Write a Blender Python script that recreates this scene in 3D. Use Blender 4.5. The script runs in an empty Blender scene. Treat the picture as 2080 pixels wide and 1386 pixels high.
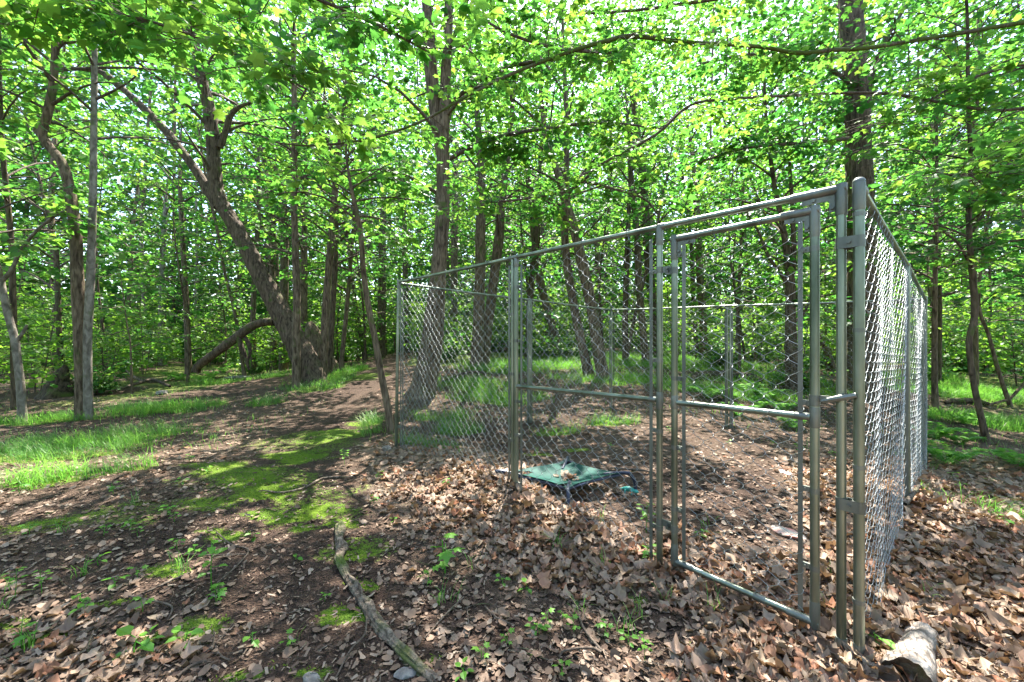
import bpy, math, functools
import numpy as np
from mathutils import Vector

# ------------------------------------------------------------------ camera, sky, sun, exposure
S = bpy.context.scene
COL = S.collection
F, CX, HY, CAMZ = 828.0, 1040.0, 687.0, 1.22          # focal length and horizon in photo pixels, eye height
cd = bpy.data.cameras.new('camera'); cam = bpy.data.objects.new('camera', cd); COL.objects.link(cam)
cd.sensor_width = 36.0; cd.lens = F / 2080 * 36; cd.shift_y = -6.0 / 2080
cd.clip_start = 0.02; cd.clip_end = 600
cam.location = (0, 0, CAMZ); cam.rotation_euler = (math.radians(90), 0, 0)
S.camera = cam

SUN_EL, SUN_AZ = math.radians(60), math.radians(11)   # ahead of the camera, a little to its right
world = bpy.data.worlds.new('World'); S.world = world; world.use_nodes = True
wn = world.node_tree.nodes; wl = world.node_tree.links; wn.clear()
wo = wn.new('ShaderNodeOutputWorld'); wb = wn.new('ShaderNodeBackground'); ws = wn.new('ShaderNodeTexSky')
ws.sky_type = 'NISHITA'; ws.sun_disc = False; ws.sun_elevation = SUN_EL; ws.sun_rotation = SUN_AZ
ws.air_density = 1.0; ws.dust_density = 1.5; ws.ozone_density = 1.0
wb.inputs['Strength'].default_value = 0.15
wl.new(ws.outputs[0], wb.inputs['Color']); wl.new(wb.outputs[0], wo.inputs['Surface'])
sd = bpy.data.lights.new('sun', 'SUN'); sun = bpy.data.objects.new('sun', sd); COL.objects.link(sun)
sd.energy = 5.0; sd.angle = math.radians(0.5); sd.color = (1.0, 0.95, 0.86)
sv = Vector((math.sin(SUN_AZ) * math.cos(SUN_EL), math.cos(SUN_AZ) * math.cos(SUN_EL), math.sin(SUN_EL)))
sun.rotation_euler = (-sv).to_track_quat('-Z', 'Y').to_euler(); sun.location = sv * 60
S.view_settings.view_transform = 'Standard'; S.view_settings.look = 'None'
S.view_settings.gamma = 1.0; S.view_settings.exposure = 2.4
S.render.engine = 'CYCLES'
cy = S.cycles
cy.max_bounces = 9; cy.diffuse_bounces = 5; cy.glossy_bounces = 3; cy.transmission_bounces = 6; cy.transparent_max_bounces = 4
cy.sample_clamp_indirect = 6.0; cy.caustics_reflective = False; cy.caustics_refractive = False
cy.use_denoising = True; cy.denoiser = 'OPENIMAGEDENOISE'

# ------------------------------------------------------------------ helpers
RNG = np.random.default_rng(7)
_TAB = np.random.default_rng(3).random((256, 256))

def vnoise(x, y, per=256, seed=0):
    """value noise in 0..1; periodic in x with the integer period per"""
    x = np.asarray(x, float); y = np.asarray(y, float)
    xi = np.floor(x).astype(int); yi = np.floor(y).astype(int)
    fx = x - xi; fy = y - yi; fx = fx * fx * (3 - 2 * fx); fy = fy * fy * (3 - 2 * fy)
    def h(a, b): return _TAB[((a % per) * 7 + seed * 31) % 256, (b * 13 + seed * 57) % 256]
    return (h(xi, yi) * (1 - fx) + h(xi + 1, yi) * fx) * (1 - fy) + (h(xi, yi + 1) * (1 - fx) + h(xi + 1, yi + 1) * fx) * fy

def sstep(a, b, x):
    t = np.clip((x - a) / (b - a), 0, 1); return t * t * (3 - 2 * t)

KA, KB, KC, KD = (np.array(v) for v in ((-1.24, 4.46), (1.345, 1.58), (4.33, 4.27), (1.745, 7.15)))   # kennel corners in plan

def seg_dist(x, y, a, b):
    ax, ay = a; bx, by = b; dx, dy = bx - ax, by - ay
    t = np.clip(((x - ax) * dx + (y - ay) * dy) / (dx * dx + dy * dy), 0, 1)
    return np.hypot(x - ax - t * dx, y - ay - t * dy)

def ground_z(x, y):
    x = np.asarray(x, float); y = np.asarray(y, float)
    rise = 0.88 * (1 - np.exp(-np.maximum(0, y - 7.2) / 8.0)) * (1 - sstep(26, 60, y) * 0.7)
    m = sstep(-10.5, -3.2, x) * (1 - 0.65 * sstep(5.5, 11, x))
    z = rise * m
    z = z - 0.10 * sstep(-2.5, -6, x) * sstep(2, 6, y) - 0.15 * sstep(2.6, 4.6, x) * (1 - sstep(6, 9, y))
    z = z + 0.07 * (vnoise(x * 0.6 + 40, y * 0.6 + 40, seed=1) - 0.5) + 0.05 * (vnoise(x * 1.9 + 90, y * 1.9 + 90, seed=2) - 0.5)
    z = z + 0.018 * (vnoise(x * 6 + 400, y * 6 + 400, seed=3) - 0.5) + 0.06 * np.exp(-(seg_dist(x, y, KA, KA + 0.62 * (KB - KA)) / 0.3) ** 2)
    return z + 0.3 * (vnoise(x * 0.13 + 60, y * 0.13 + 60, seed=5) - 0.5) * sstep(14, 24, np.hypot(x, y))

def at(px, py, d):
    return np.array(((px - CX) / F * d, d, CAMZ - (py - HY) / F * d))

def rpx(px, w, d):
    """radius of a round thing that looks w photo pixels wide (off-axis things look stretched)"""
    return w / F * d / 2 * math.cos(math.atan((px - CX) / F))

@functools.lru_cache(maxsize=None)
def hit(px, py):
    """where the sight line of a photo pixel meets the ground"""
    d = np.concatenate([np.arange(0.8, 12, 0.01), np.arange(12, 70, 0.05)])
    x = (px - CX) / F * d; z = CAMZ - (py - HY) / F * d
    below = np.nonzero(z <= ground_z(x, d))[0]
    return float(d[below[0]]) if len(below) else 40.0

def gp(px, py):
    d = hit(px, py); x = (px - CX) / F * d
    return np.array((x, d, float(ground_z(x, d))))

def unit(v):
    v = np.asarray(v, float); return v / (np.linalg.norm(v, axis=-1, keepdims=True) + 1e-12)

class MB:
    """collects triangles and quads as numpy blocks and links them as one mesh object"""
    def __init__(s): s.v, s.f, s.n = [], [], 0
    def add(s, V, Fc, mat=0, rnd=None):
        V = np.asarray(V, float).reshape(-1, 3); Fc = np.asarray(Fc, int)
        r = np.zeros(len(Fc)) if rnd is None else np.asarray(rnd, float)
        s.v.append(V); s.f.append((Fc + s.n, np.full(len(Fc), mat), r)); s.n += len(V)
        return s
    def tube(s, pts, rad, sides=6, mat=0, cap=True, rnd=0.0):
        pts = np.asarray(pts, float); n = len(pts)
        rad = np.broadcast_to(np.asarray(rad, float), (n,))
        t = unit(np.gradient(pts, axis=0))
        ref = np.array((0, 0, 1.0)) if abs(t[:, 2]).mean() < 0.8 else np.array((1.0, 0.15, 0))
        a = unit(np.cross(t, ref)); b = np.cross(t, a)
        th = np.arange(sides) * 2 * math.pi / sides
        V = pts[:, None] + rad[:, None, None] * (np.cos(th)[None, :, None] * a[:, None] + np.sin(th)[None, :, None] * b[:, None])
        i = np.arange(n - 1)[:, None] * sides; j = np.arange(sides)[None]; k = (j + 1) % sides
        Q = np.stack([i + j, i + k, i + sides + k, i + sides + j], -1).reshape(-1, 4)
        s.add(V, Q, mat, np.full(len(Q), rnd))
        if cap:
            for e, o in ((0, 0), (n - 1, (n - 1) * sides)):
                V2 = np.vstack([V[e], pts[e]]); T = np.stack([np.arange(sides), (np.arange(sides) + 1) % sides, np.full(sides, sides)], -1)
                s.add(V2, T[:, ::-1] if e else T, mat, np.full(sides, rnd))
        return s
    def box(s, c, ax, ay, az, mat=0):
        c, ax, ay, az = (np.asarray(q, float) for q in (c, ax, ay, az))
        V = [c + i * ax + j * ay + k * az for i in (-1, 1) for j in (-1, 1) for k in (-1, 1)]
        return s.add(V, [(0, 1, 3, 2), (4, 6, 7, 5), (0, 4, 5, 1), (2, 3, 7, 6), (0, 2, 6, 4), (1, 5, 7, 3)], mat)
    def mesh(s, name, smooth=False):
        V = np.concatenate(s.v); me = bpy.data.meshes.new(name)
        me.vertices.add(len(V)); me.vertices.foreach_set('co', V.ravel())
        tot = np.concatenate([np.full(len(f[0]), f[0].shape[1]) for f in s.f]); idx = np.concatenate([f[0].ravel() for f in s.f])
        me.loops.add(len(idx)); me.loops.foreach_set('vertex_index', idx.astype(np.int32))
        me.polygons.add(len(tot)); me.polygons.foreach_set('loop_start', np.concatenate([[0], np.cumsum(tot)[:-1]]).astype(np.int32))
        me.polygons.foreach_set('material_index', np.concatenate([f[1] for f in s.f]).astype(np.int32))
        me.polygons.foreach_set('use_smooth', np.full(len(tot), bool(smooth)))
        at_ = me.attributes.new('rnd', 'FLOAT', 'FACE'); at_.data.foreach_set('value', np.concatenate([f[2] for f in s.f]).astype(np.float32))
        me.update(calc_edges=True); me.validate()
        return me
    def build(s, name, mats, parent=None, smooth=False):
        me = s.mesh(name, smooth)
        for m in (mats if isinstance(mats, (list, tuple)) else [mats]): me.materials.append(m)
        return link(name, me, parent)

def link(name, data, parent=None):
    o = bpy.data.objects.new(name, data); COL.objects.link(o)
    if parent is not None: o.parent = parent
    return o

def tag(o, label=None, cat=None, group=None, kind=None):
    for k, v in (('label', label), ('category', cat), ('group', group), ('kind', kind)):
        if v: o[k] = v
    return o

def thing(name, label, cat, group=None): return tag(link(name, None), label, cat, group)

def copy_tree(o, loc, rz=0.0, sc=1.0, label=None, group=None):
    c = o.copy(); COL.objects.link(c); c.location = loc; c.rotation_euler = (0, 0, rz); c.scale = (sc, sc, sc)
    if label: c['label'] = label
    if group: c['group'] = group
    for ch in o.children:
        k = ch.copy(); COL.objects.link(k); k.parent = c
    return c

def smooth_path(pts, per=6):
    """Catmull-Rom through rows of any width"""
    P = np.asarray(pts, float); P = np.vstack([2 * P[0] - P[1], P, 2 * P[-1] - P[-2]]); out = []
    for i in range(1, len(P) - 2):
        t = np.linspace(0, 1, per, endpoint=False)[:, None]; a, b, c, d = P[i - 1], P[i], P[i + 1], P[i + 2]
        out.append(0.5 * (2 * b + (c - a) * t + (2 * a - 5 * b + 4 * c - d) * t ** 2 + (3 * b - a - 3 * c + d) * t ** 3))
    return np.vstack(out + [P[-2][None]])

# ------------------------------------------------------------------ materials
def new_mat(name):
    m = bpy.data.materials.new(name); m.use_nodes = True; nt = m.node_tree; nt.nodes.clear()
    return m, nt.nodes, nt.links, nt.nodes.new('ShaderNodeOutputMaterial')

def ramp(nodes, stops):
    r = nodes.new('ShaderNodeValToRGB'); e = r.color_ramp.elements
    while len(e) < len(stops): e.new(0.5)
    for el, (p, c) in zip(e, stops): el.position = p; el.color = (*c, 1)
    return r

def rnd_value(nodes, links, objw=1.0):
    a = nodes.new('ShaderNodeAttribute'); a.attribute_name = 'rnd'
    o = nodes.new('ShaderNodeObjectInfo')
    m = nodes.new('ShaderNodeMath'); m.operation = 'MULTIPLY_ADD'; m.inputs[1].default_value = objw
    links.new(o.outputs['Random'], m.inputs[0]); links.new(a.outputs['Fac'], m.inputs[2])
    f = nodes.new('ShaderNodeMath'); f.operation = 'PINGPONG'; f.inputs[1].default_value = 1.0
    links.new(m.outputs[0], f.inputs[0]); return f.outputs[0]

def leaf_mat(name, stops, trans, tw=0.5, rough=0.45, objw=0.3, spec=0.27):
    m, n, l, out = new_mat(name)
    v = rnd_value(n, l, objw); r = ramp(n, stops); l.new(v, r.inputs[0])
    p = n.new('ShaderNodeBsdfPrincipled'); p.inputs['Roughness'].default_value = rough; p.inputs['Specular IOR Level'].default_value = spec
    l.new(r.outputs[0], p.inputs['Base Color'])
    t = n.new('ShaderNodeBsdfTranslucent'); r2 = ramp(n, trans); l.new(v, r2.inputs[0]); l.new(r2.outputs[0], t.inputs['Color'])
    mx = n.new('ShaderNodeMixShader'); mx.inputs[0].default_value = tw
    l.new(p.outputs[0], mx.inputs[1]); l.new(t.outputs[0], mx.inputs[2]); l.new(mx.outputs[0], out.inputs['Surface'])
    return m

GREEN = [(0.0, (0.027, 0.090, 0.024)), (0.45, (0.052, 0.145, 0.028)), (0.8, (0.086, 0.188, 0.031)), (1.0, (0.125, 0.212, 0.034))]
GTRANS = [(0.0, (0.050, 0.205, 0.036)), (0.45, (0.100, 0.310, 0.040)), (0.8, (0.165, 0.375, 0.043)), (1.0, (0.250, 0.420, 0.048))]
M_LEAF = leaf_mat('maple_leaf', GREEN, GTRANS, 0.55)
M_FAR = leaf_mat('far_leaf', GREEN, GTRANS, 0.55, 0.5)
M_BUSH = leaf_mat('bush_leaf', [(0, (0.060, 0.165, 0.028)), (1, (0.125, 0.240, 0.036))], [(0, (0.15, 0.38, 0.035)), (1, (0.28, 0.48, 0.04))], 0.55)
M_SEED = leaf_mat('seedling_leaf', [(0, (0.07, 0.22, 0.03)), (1, (0.13, 0.30, 0.04))], [(0, (0.2, 0.5, 0.05)), (1, (0.3, 0.6, 0.06))], 0.45)
M_FERN = leaf_mat('fern_frond', [(0, (0.06, 0.2, 0.03)), (1, (0.11, 0.28, 0.045))], [(0, (0.16, 0.46, 0.05)), (1, (0.26, 0.56, 0.06))], 0.5, 0.5)
M_GRASS = leaf_mat('grass_blade', [(0, (0.035, 0.115, 0.024)), (0.6, (0.07, 0.18, 0.035)), (0.93, (0.12, 0.23, 0.055)), (1, (0.4, 0.36, 0.18))],
                   [(0, (0.14, 0.46, 0.05)), (1, (0.26, 0.56, 0.07))], 0.45, 0.45)
M_MOSS = leaf_mat('moss', [(0, (0.07, 0.15, 0.012)), (0.6, (0.13, 0.22, 0.015)), (1, (0.20, 0.29, 0.02))], [(0, (0.16, 0.3, 0.02)), (1, (0.3, 0.42, 0.03))], 0.35, 0.7, spec=0.15)
M_DRY = leaf_mat('dry_leaf', [(0.0, (0.075, 0.045, 0.030)), (0.22, (0.16, 0.100, 0.066)), (0.45, (0.27, 0.190, 0.130)), (0.62, (0.20, 0.155, 0.110)),
                              (0.76, (0.21, 0.085, 0.042)), (0.88, (0.37, 0.27, 0.195)), (1.0, (0.10, 0.062, 0.04))],
                 [(0, (0.22, 0.12, 0.06)), (1, (0.32, 0.2, 0.1))], 0.18, 0.6, objw=1.0, spec=0.25)

def tex_chain(n, l, scale, detail=6.0, vec=None, dist=0.0):
    t = n.new('ShaderNodeTexNoise'); t.inputs['Scale'].default_value = scale; t.inputs['Detail'].default_value = detail
    t.inputs['Distortion'].default_value = dist
    if vec is not None: l.new(vec, t.inputs['Vector'])
    return t

def bark_mat(name, dark, light, moss=0.0, zs=0.22, scale=26, bump=0.6, mosscol=(0.07, 0.10, 0.02)):
    m, n, l, out = new_mat(name)
    tc = n.new('ShaderNodeTexCoord'); mp = n.new('ShaderNodeMapping'); mp.inputs['Scale'].default_value = (1, 1, zs); l.new(tc.outputs['Object'], mp.inputs[0])
    t = tex_chain(n, l, scale, 8, mp.outputs[0], 0.6); big = tex_chain(n, l, 2.3, 4, tc.outputs['Object'])
    fine = tex_chain(n, l, 90, 4, tc.outputs['Object'])
    r = ramp(n, [(0.34, dark), (0.66, light)]); l.new(t.outputs['Fac'], r.inputs[0])
    mx = n.new('ShaderNodeMix'); mx.data_type = 'RGBA'; mx.blend_type = 'MULTIPLY'; mx.inputs[0].default_value = 0.55
    r2 = ramp(n, [(0.3, (0.55, 0.52, 0.5)), (0.7, (1.0, 1.0, 1.0))]); l.new(big.outputs['Fac'], r2.inputs[0])
    l.new(r.outputs[0], mx.inputs[6]); l.new(r2.outputs[0], mx.inputs[7])
    col = mx.outputs[2]
    if moss > 0:
        mm = n.new('ShaderNodeMix'); mm.data_type = 'RGBA'; mm.inputs[7].default_value = (*mosscol, 1)
        r3 = ramp(n, [(0.62 - 0.3 * moss, (0, 0, 0)), (0.78 - 0.3 * moss, (1, 1, 1))]); big2 = tex_chain(n, l, 5.0, 6, tc.outputs['Object'])
        l.new(big2.outputs['Fac'], r3.inputs[0]); l.new(r3.outputs[0], mm.inputs[0]); l.new(col, mm.inputs[6]); col = mm.outputs[2]
    p = n.new('ShaderNodeBsdfPrincipled'); p.inputs['Roughness'].default_value = 0.85; p.inputs['Specular IOR Level'].default_value = 0.2
    l.new(col, p.inputs['Base Color'])
    ad = n.new('ShaderNodeMath'); ad.operation = 'MULTIPLY_ADD'; ad.inputs[1].default_value = 0.25; l.new(fine.outputs['Fac'], ad.inputs[0]); l.new(t.outputs['Fac'], ad.inputs[2])
    b = n.new('ShaderNodeBump'); b.inputs['Strength'].default_value = bump; b.inputs['Distance'].default_value = 0.03
    l.new(ad.outputs[0], b.inputs['Height']); l.new(b.outputs[0], p.inputs['Normal']); l.new(p.outputs[0], out.inputs['Surface'])
    return m

M_BARK = bark_mat('grey_brown_bark', (0.055, 0.037, 0.024), (0.235, 0.175, 0.12), 0.16)
M_BARKD = bark_mat('dark_bark', (0.040, 0.028, 0.019), (0.17, 0.125, 0.088), 0.14)
M_BARKG = bark_mat('pale_grey_bark', (0.11, 0.093, 0.073), (0.30, 0.265, 0.22), 0.10, 0.5, 18, 0.4)
M_TWIG = bark_mat('twig_bark', (0.06, 0.045, 0.035), (0.17, 0.13, 0.10), 0.0)
M_MOSSY = bark_mat('mossy_bark', (0.05, 0.04, 0.03), (0.17, 0.14, 0.10), 0.75, 0.6, 30)
M_ROOT = bark_mat('root_bark', (0.055, 0.04, 0.03), (0.27, 0.215, 0.165), 0.3, 1.0, 34, 1.0)
M_WOOD = bark_mat('weathered_wood', (0.13, 0.105, 0.085), (0.46, 0.40, 0.34), 0.0, 1.0, 22, 0.6)
M_ROT = bark_mat('rotten_wood', (0.03, 0.022, 0.016), (0.13, 0.095, 0.065), 0.25, 0.6, 20, 1.0)

def ground_mat():
    m, n, l, out = new_mat('forest_soil')
    g = n.new('ShaderNodeNewGeometry'); pos = g.outputs['Position']
    a = tex_chain(n, l, 3.0, 6, pos); b = tex_chain(n, l, 42, 8, pos, 0.4); c = n.new('ShaderNodeTexVoronoi'); c.inputs['Scale'].default_value = 95; l.new(pos, c.inputs['Vector'])
    r = ramp(n, [(0.3, (0.030, 0.020, 0.015)), (0.55, (0.068, 0.046, 0.034)), (0.75, (0.13, 0.092, 0.068))]); l.new(b.outputs['Fac'], r.inputs[0])
    r2 = ramp(n, [(0.0, (0.55, 0.5, 0.5)), (1.0, (1.25, 1.15, 1.1))]); l.new(c.outputs['Color'], r2.inputs[0])
    mx = n.new('ShaderNodeMix'); mx.data_type = 'RGBA'; mx.blend_type = 'MULTIPLY'; mx.inputs[0].default_value = 0.8
    l.new(r.outputs[0], mx.inputs[6]); l.new(r2.outputs[0], mx.inputs[7])
    # leaf crumbs and green ground cover: attributes that say what covers the soil there
    at1 = n.new('ShaderNodeAttribute'); at1.attribute_name = 'moss'
    ms = n.new('ShaderNodeMath'); ms.operation = 'MULTIPLY_ADD'; ms.inputs[1].default_value = 1.6; l.new(b.outputs['Fac'], ms.inputs[0])
    sb = n.new('ShaderNodeMath'); sb.operation = 'SUBTRACT'; sb.inputs[1].default_value = 1.15; l.new(at1.outputs['Fac'], sb.inputs[0]); l.new(sb.outputs[0], ms.inputs[2])
    rm = ramp(n, [(0.25, (0, 0, 0)), (0.6, (1, 1, 1))]); sc = n.new('ShaderNodeMath'); sc.operation = 'MULTIPLY'; sc.inputs[1].default_value = 1.0
    l.new(ms.outputs[0], rm.inputs[0])
    rc = ramp(n, [(0.3, (0.06, 0.12, 0.012)), (0.7, (0.15, 0.23, 0.02))]); l.new(a.outputs['Fac'], rc.inputs[0])
    m2 = n.new('ShaderNodeMix'); m2.data_type = 'RGBA'; l.new(rm.outputs[0], m2.inputs[0]); l.new(mx.outputs[2], m2.inputs[6]); l.new(rc.outputs[0], m2.inputs[7])
    at2 = n.new('ShaderNodeAttribute'); at2.attribute_name = 'litter'
    vo = n.new('ShaderNodeTexVoronoi'); vo.inputs['Scale'].default_value = 17; vo.inputs['Randomness'].default_value = 1; l.new(pos, vo.inputs['Vector'])
    rl = ramp(n, [(0.1, (0.10, 0.065, 0.045)), (0.4, (0.22, 0.16, 0.11)), (0.65, (0.33, 0.25, 0.18)), (0.9, (0.20, 0.10, 0.055))]); l.new(vo.outputs['Color'], rl.inputs[0])
    m3 = n.new('ShaderNodeMix'); m3.data_type = 'RGBA'; l.new(at2.outputs['Fac'], m3.inputs[0]); l.new(m2.outputs[2], m3.inputs[6]); l.new(rl.outputs[0], m3.inputs[7])
    p = n.new('ShaderNodeBsdfPrincipled'); p.inputs['Roughness'].default_value = 0.92; p.inputs['Specular IOR Level'].default_value = 0.15
    l.new(m3.outputs[2], p.inputs['Base Color'])
    bp = n.new('ShaderNodeBump'); bp.inputs['Strength'].default_value = 0.9; bp.inputs['Distance'].default_value = 0.02
    ad = n.new('ShaderNodeMath'); l.new(b.outputs['Fac'], ad.inputs[0]); l.new(c.outputs['Distance'], ad.inputs[1]); l.new(ad.outputs[0], bp.inputs['Height'])
    l.new(bp.outputs[0], p.inputs['Normal']); l.new(p.outputs[0], out.inputs['Surface'])
    return m

def metal_mat(name, c0, c1, metallic=0.85, rough=0.42, sc=14):
    m, n, l, out = new_mat(name)
    tc = n.new('ShaderNodeTexCoord'); mp = n.new('ShaderNodeMapping'); mp.inputs['Scale'].default_value = (1, 1, 0.25); l.new(tc.outputs['Object'], mp.inputs[0])
    t = tex_chain(n, l, sc, 7, mp.outputs[0]); t2 = tex_chain(n, l, sc * 7, 3, tc.outputs['Object'])
    r = ramp(n, [(0.32, c0), (0.62, c1)]); l.new(t.outputs['Fac'], r.inputs[0])
    p = n.new('ShaderNodeBsdfPrincipled'); p.inputs['Metallic'].default_value = metallic
    l.new(r.outputs[0], p.inputs['Base Color'])
    rr = n.new('ShaderNodeMath'); rr.operation = 'MULTIPLY_ADD'; rr.inputs[1].default_value = 0.3; rr.inputs[2].default_value = rough - 0.15
    l.new(t2.outputs['Fac'], rr.inputs[0]); l.new(rr.outputs[0], p.inputs['Roughness'])
    b = n.new('ShaderNodeBump'); b.inputs['Strength'].default_value = 0.12; b.inputs['Distance'].default_value = 0.002; l.new(t2.outputs['Fac'], b.inputs['Height']); l.new(b.outputs[0], p.inputs['Normal'])
    l.new(p.outputs[0], out.inputs['Surface']); return m

M_GALV = metal_mat('galvanized_pipe', (0.085, 0.105, 0.08), (0.26, 0.295, 0.245), 0.85, 0.36, 7)
M_FIT = metal_mat('dull_cast_fitting', (0.10, 0.11, 0.10), (0.19, 0.20, 0.18), 0.7, 0.5)
M_WIRE = metal_mat('galvanized_wire', (0.16, 0.18, 0.18), (0.31, 0.33, 0.34), 0.8, 0.45)

def plain_mat(name, c0, c1, rough=0.5, sc=20, bump=0.3, metallic=0.0, spec=0.4):
    m, n, l, out = new_mat(name)
    tc = n.new('ShaderNodeTexCoord'); t = tex_chain(n, l, sc, 6, tc.outputs['Object'])
    r = ramp(n, [(0.35, c0), (0.65, c1)]); l.new(t.outputs['Fac'], r.inputs[0])
    p = n.new('ShaderNodeBsdfPrincipled'); p.inputs['Roughness'].default_value = rough; p.inputs['Metallic'].default_value = metallic; p.inputs['Specular IOR Level'].default_value = spec
    b = n.new('ShaderNodeBump'); b.inputs['Strength'].default_value = bump; b.inputs['Distance'].default_value = 0.01; l.new(t.outputs['Fac'], b.inputs['Height'])
    l.new(b.outputs[0], p.inputs['Normal']); l.new(r.outputs[0], p.inputs['Base Color']); l.new(p.outputs[0], out.inputs['Surface']); return m

M_FABRIC = plain_mat('green_cot_fabric', (0.006, 0.048, 0.038), (0.010, 0.066, 0.052), 0.62, 9, 0.25, spec=0.15)
M_NAVY = plain_mat('navy_tube', (0.012, 0.016, 0.035), (0.03, 0.038, 0.07), 0.35, 30, 0.1)
M_TEAL = plain_mat('teal_rubber', (0.03, 0.24, 0.20), (0.07, 0.38, 0.32), 0.4, 30, 0.2)
M_STONE = plain_mat('grey_stone', (0.10, 0.09, 0.085), (0.24, 0.225, 0.205), 0.9, 22, 1.0, spec=0.2)
M_REDST = plain_mat('red_streaked_slab', (0.34, 0.38, 0.33), (0.50, 0.20, 0.16), 0.8, 11, 0.6, spec=0.2)
M_PALE = plain_mat('ochre_stone', (0.38, 0.29, 0.17), (0.55, 0.5, 0.4), 0.85, 12, 0.7, spec=0.2)
M_CHIP = leaf_mat('wood_chip', [(0, (0.05, 0.03, 0.022)), (0.5, (0.13, 0.085, 0.06)), (0.88, (0.20, 0.14, 0.10)), (1, (0.28, 0.22, 0.17))], [(0, (0.1, 0.06, 0.04)), (1, (0.2, 0.1, 0.05))], 0.03, 0.8, spec=0.2)
M_GROUND = ground_mat()

# ------------------------------------------------------------------ what covers the ground where
PATH = [(-0.75, 1.0), (-1.15, 2.0), (-1.6, 3.1), (-2.5, 5.2), (-3.2, 9.0), (-4.0, 13.0), (-5.0, 19.0)]
def path_mask(x, y):
    d = np.min([seg_dist(x, y, PATH[i], PATH[i + 1]) for i in range(len(PATH) - 1)], axis=0)
    d = d + 0.25 * (vnoise(x * 2.1, y * 2.1 + 50, seed=8) - 0.5)
    return 1 - sstep(0.25, 0.75, d)

def blob(x, y, px, py, rx, ry, rot=0.0):
    c = gp(px, py); u = x - c[0]; v = y - c[1]; ca, sa = math.cos(rot), math.sin(rot)
    q = np.hypot((u * ca + v * sa) / rx, (-u * sa + v * ca) / ry) + 0.6 * (vnoise(x * 5, y * 5, seed=11) - 0.5) + 0.45 * (vnoise(x * 13, y * 13, seed=17) - 0.5)
    return 1 - sstep(0.55, 1.1, q)

MOSS = [(480, 960, .75, .28, -.5), (600, 930, .5, .3, 0), (660, 1040, .26, .16, 0), (690, 1065, .18, .1, 0), (400, 1280, .17, .07, .4), (735, 1130, .10, .10, 0), (140, 1055, .30, .12, .5),
        (560, 1050, .3, .1, -.3), (700, 1250, .14, .08, 0), (1395, 1315, .06, .04, 0), (1290, 1220, .1, .05, 0), (1170, 915, .22, .1, 0), (640, 1372, .1, .04, 0), (880, 1350, .05, .05, 0), (20, 1270, .1, .06, 0), (430, 1030, .35, .12, -.4),
        (500, 1372, .16, .05, .3), (1090, 925, .2, .1, 0), (745, 1190, .12, .06, 0), (540, 1000, .5, .2, -.4), (450, 1085, .28, .1, -.5), (620, 1075, .2, .1, 0), (330, 1160, .22, .08, -.4), (230, 1230, .15, .06, 0), (90, 1300, .12, .05, 0)]
def moss_mask(x, y): return np.max([blob(x, y, *m) for m in MOSS], axis=0)

GRASSP = [(40, 930, 1.1, .55, .3), (200, 900, 1.1, .5, .3), (330, 830, 1.1, .6, .1), (110, 855, 1.2, .45, .2), (30, 985, .55, .2, .3), (190, 960, .5, .22, .2), (540, 820, .35, .25, 0), (700, 880, .55, .30, 0), (660, 895, .35, .2, 0), (745, 860, .35, .3, 0),
          (690, 770, 1.3, .9, .2), (640, 790, .8, .5, 0), (730, 752, .9, .8, 0), (440, 780, .8, .5, 0), (900, 850, .6, .3, 0), (1150, 740, 2.3, 2.0, 0), (1040, 745, 1.8, 1.6, 0), (960, 780, 1.2, .9, 0), (1010, 810, 1.0, .6, 0), (930, 880, .35, .25, 0), (1260, 770, 1.8, 1.0, 0),
          (1400, 740, 2.6, 1.6, 0), (1560, 770, 1.5, .8, 0), (1300, 725, 3, 2.5, 0), (2075, 1060, .2, .3, .5), (860, 905, .4, .15, 0), (380, 770, .8, .4, 0), (560, 765, .7, .5, 0), (1850, 770, 1.2, 1.2, 0), (1480, 795, 1.0, .5, 0), (1400, 790, .9, .45, 0), (1560, 812, .7, .4, 0), (1230, 860, .5, .25, 0), (1120, 880, .4, .2, 0), (1960, 850, .9, .5, 0), (2050, 870, .7, .5, 0), (1930, 800, 1.2, 1.0, 0), (2040, 800, 1.2, 1.0, 0), (1690, 800, .7, .5, 0)]
def grass_mask(x, y): return np.max([blob(x, y, *m) for m in GRASSP], axis=0)

BARE = [(1000, 1345, .85, .40, 0), (1170, 1310, .6, .30, 0), (840, 1240, .48, .42, 0), (600, 1200, .7, .6, 0), (500, 1330, .55, .25, 0), (1490, 1040, .9, .62, -.8), (1260, 1050, .45, .32, -.4), (1560, 990, .9, .6, -.5), (1330, 1270, .3, .14, 0), (330, 1100, .5, .4, 0)]
def cover_mask(x, y):
    """how green the floor itself is: moss film on the path, low herbs further back"""
    film = 0.72 * np.max([blob(x, y, 540, 975, 1.3, .55, -.4), blob(x, y, 640, 1040, .5, .25), blob(x, y, 250, 1040, .8, .3, .3), blob(x, y, 720, 1120, .3, .2), blob(x, y, 620, 900, 1.0, .6)], axis=0)
    herbs = 0.9 * sstep(8.5, 13, np.hypot(x, y)) * sstep(0.25, 0.6, vnoise(x * 0.7 + 3, y * 0.7, seed=27)) * (1 - path_mask(x, y))
    return np.max([moss_mask(x, y), 0.95 * grass_mask(x, y), film, herbs], axis=0)
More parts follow.
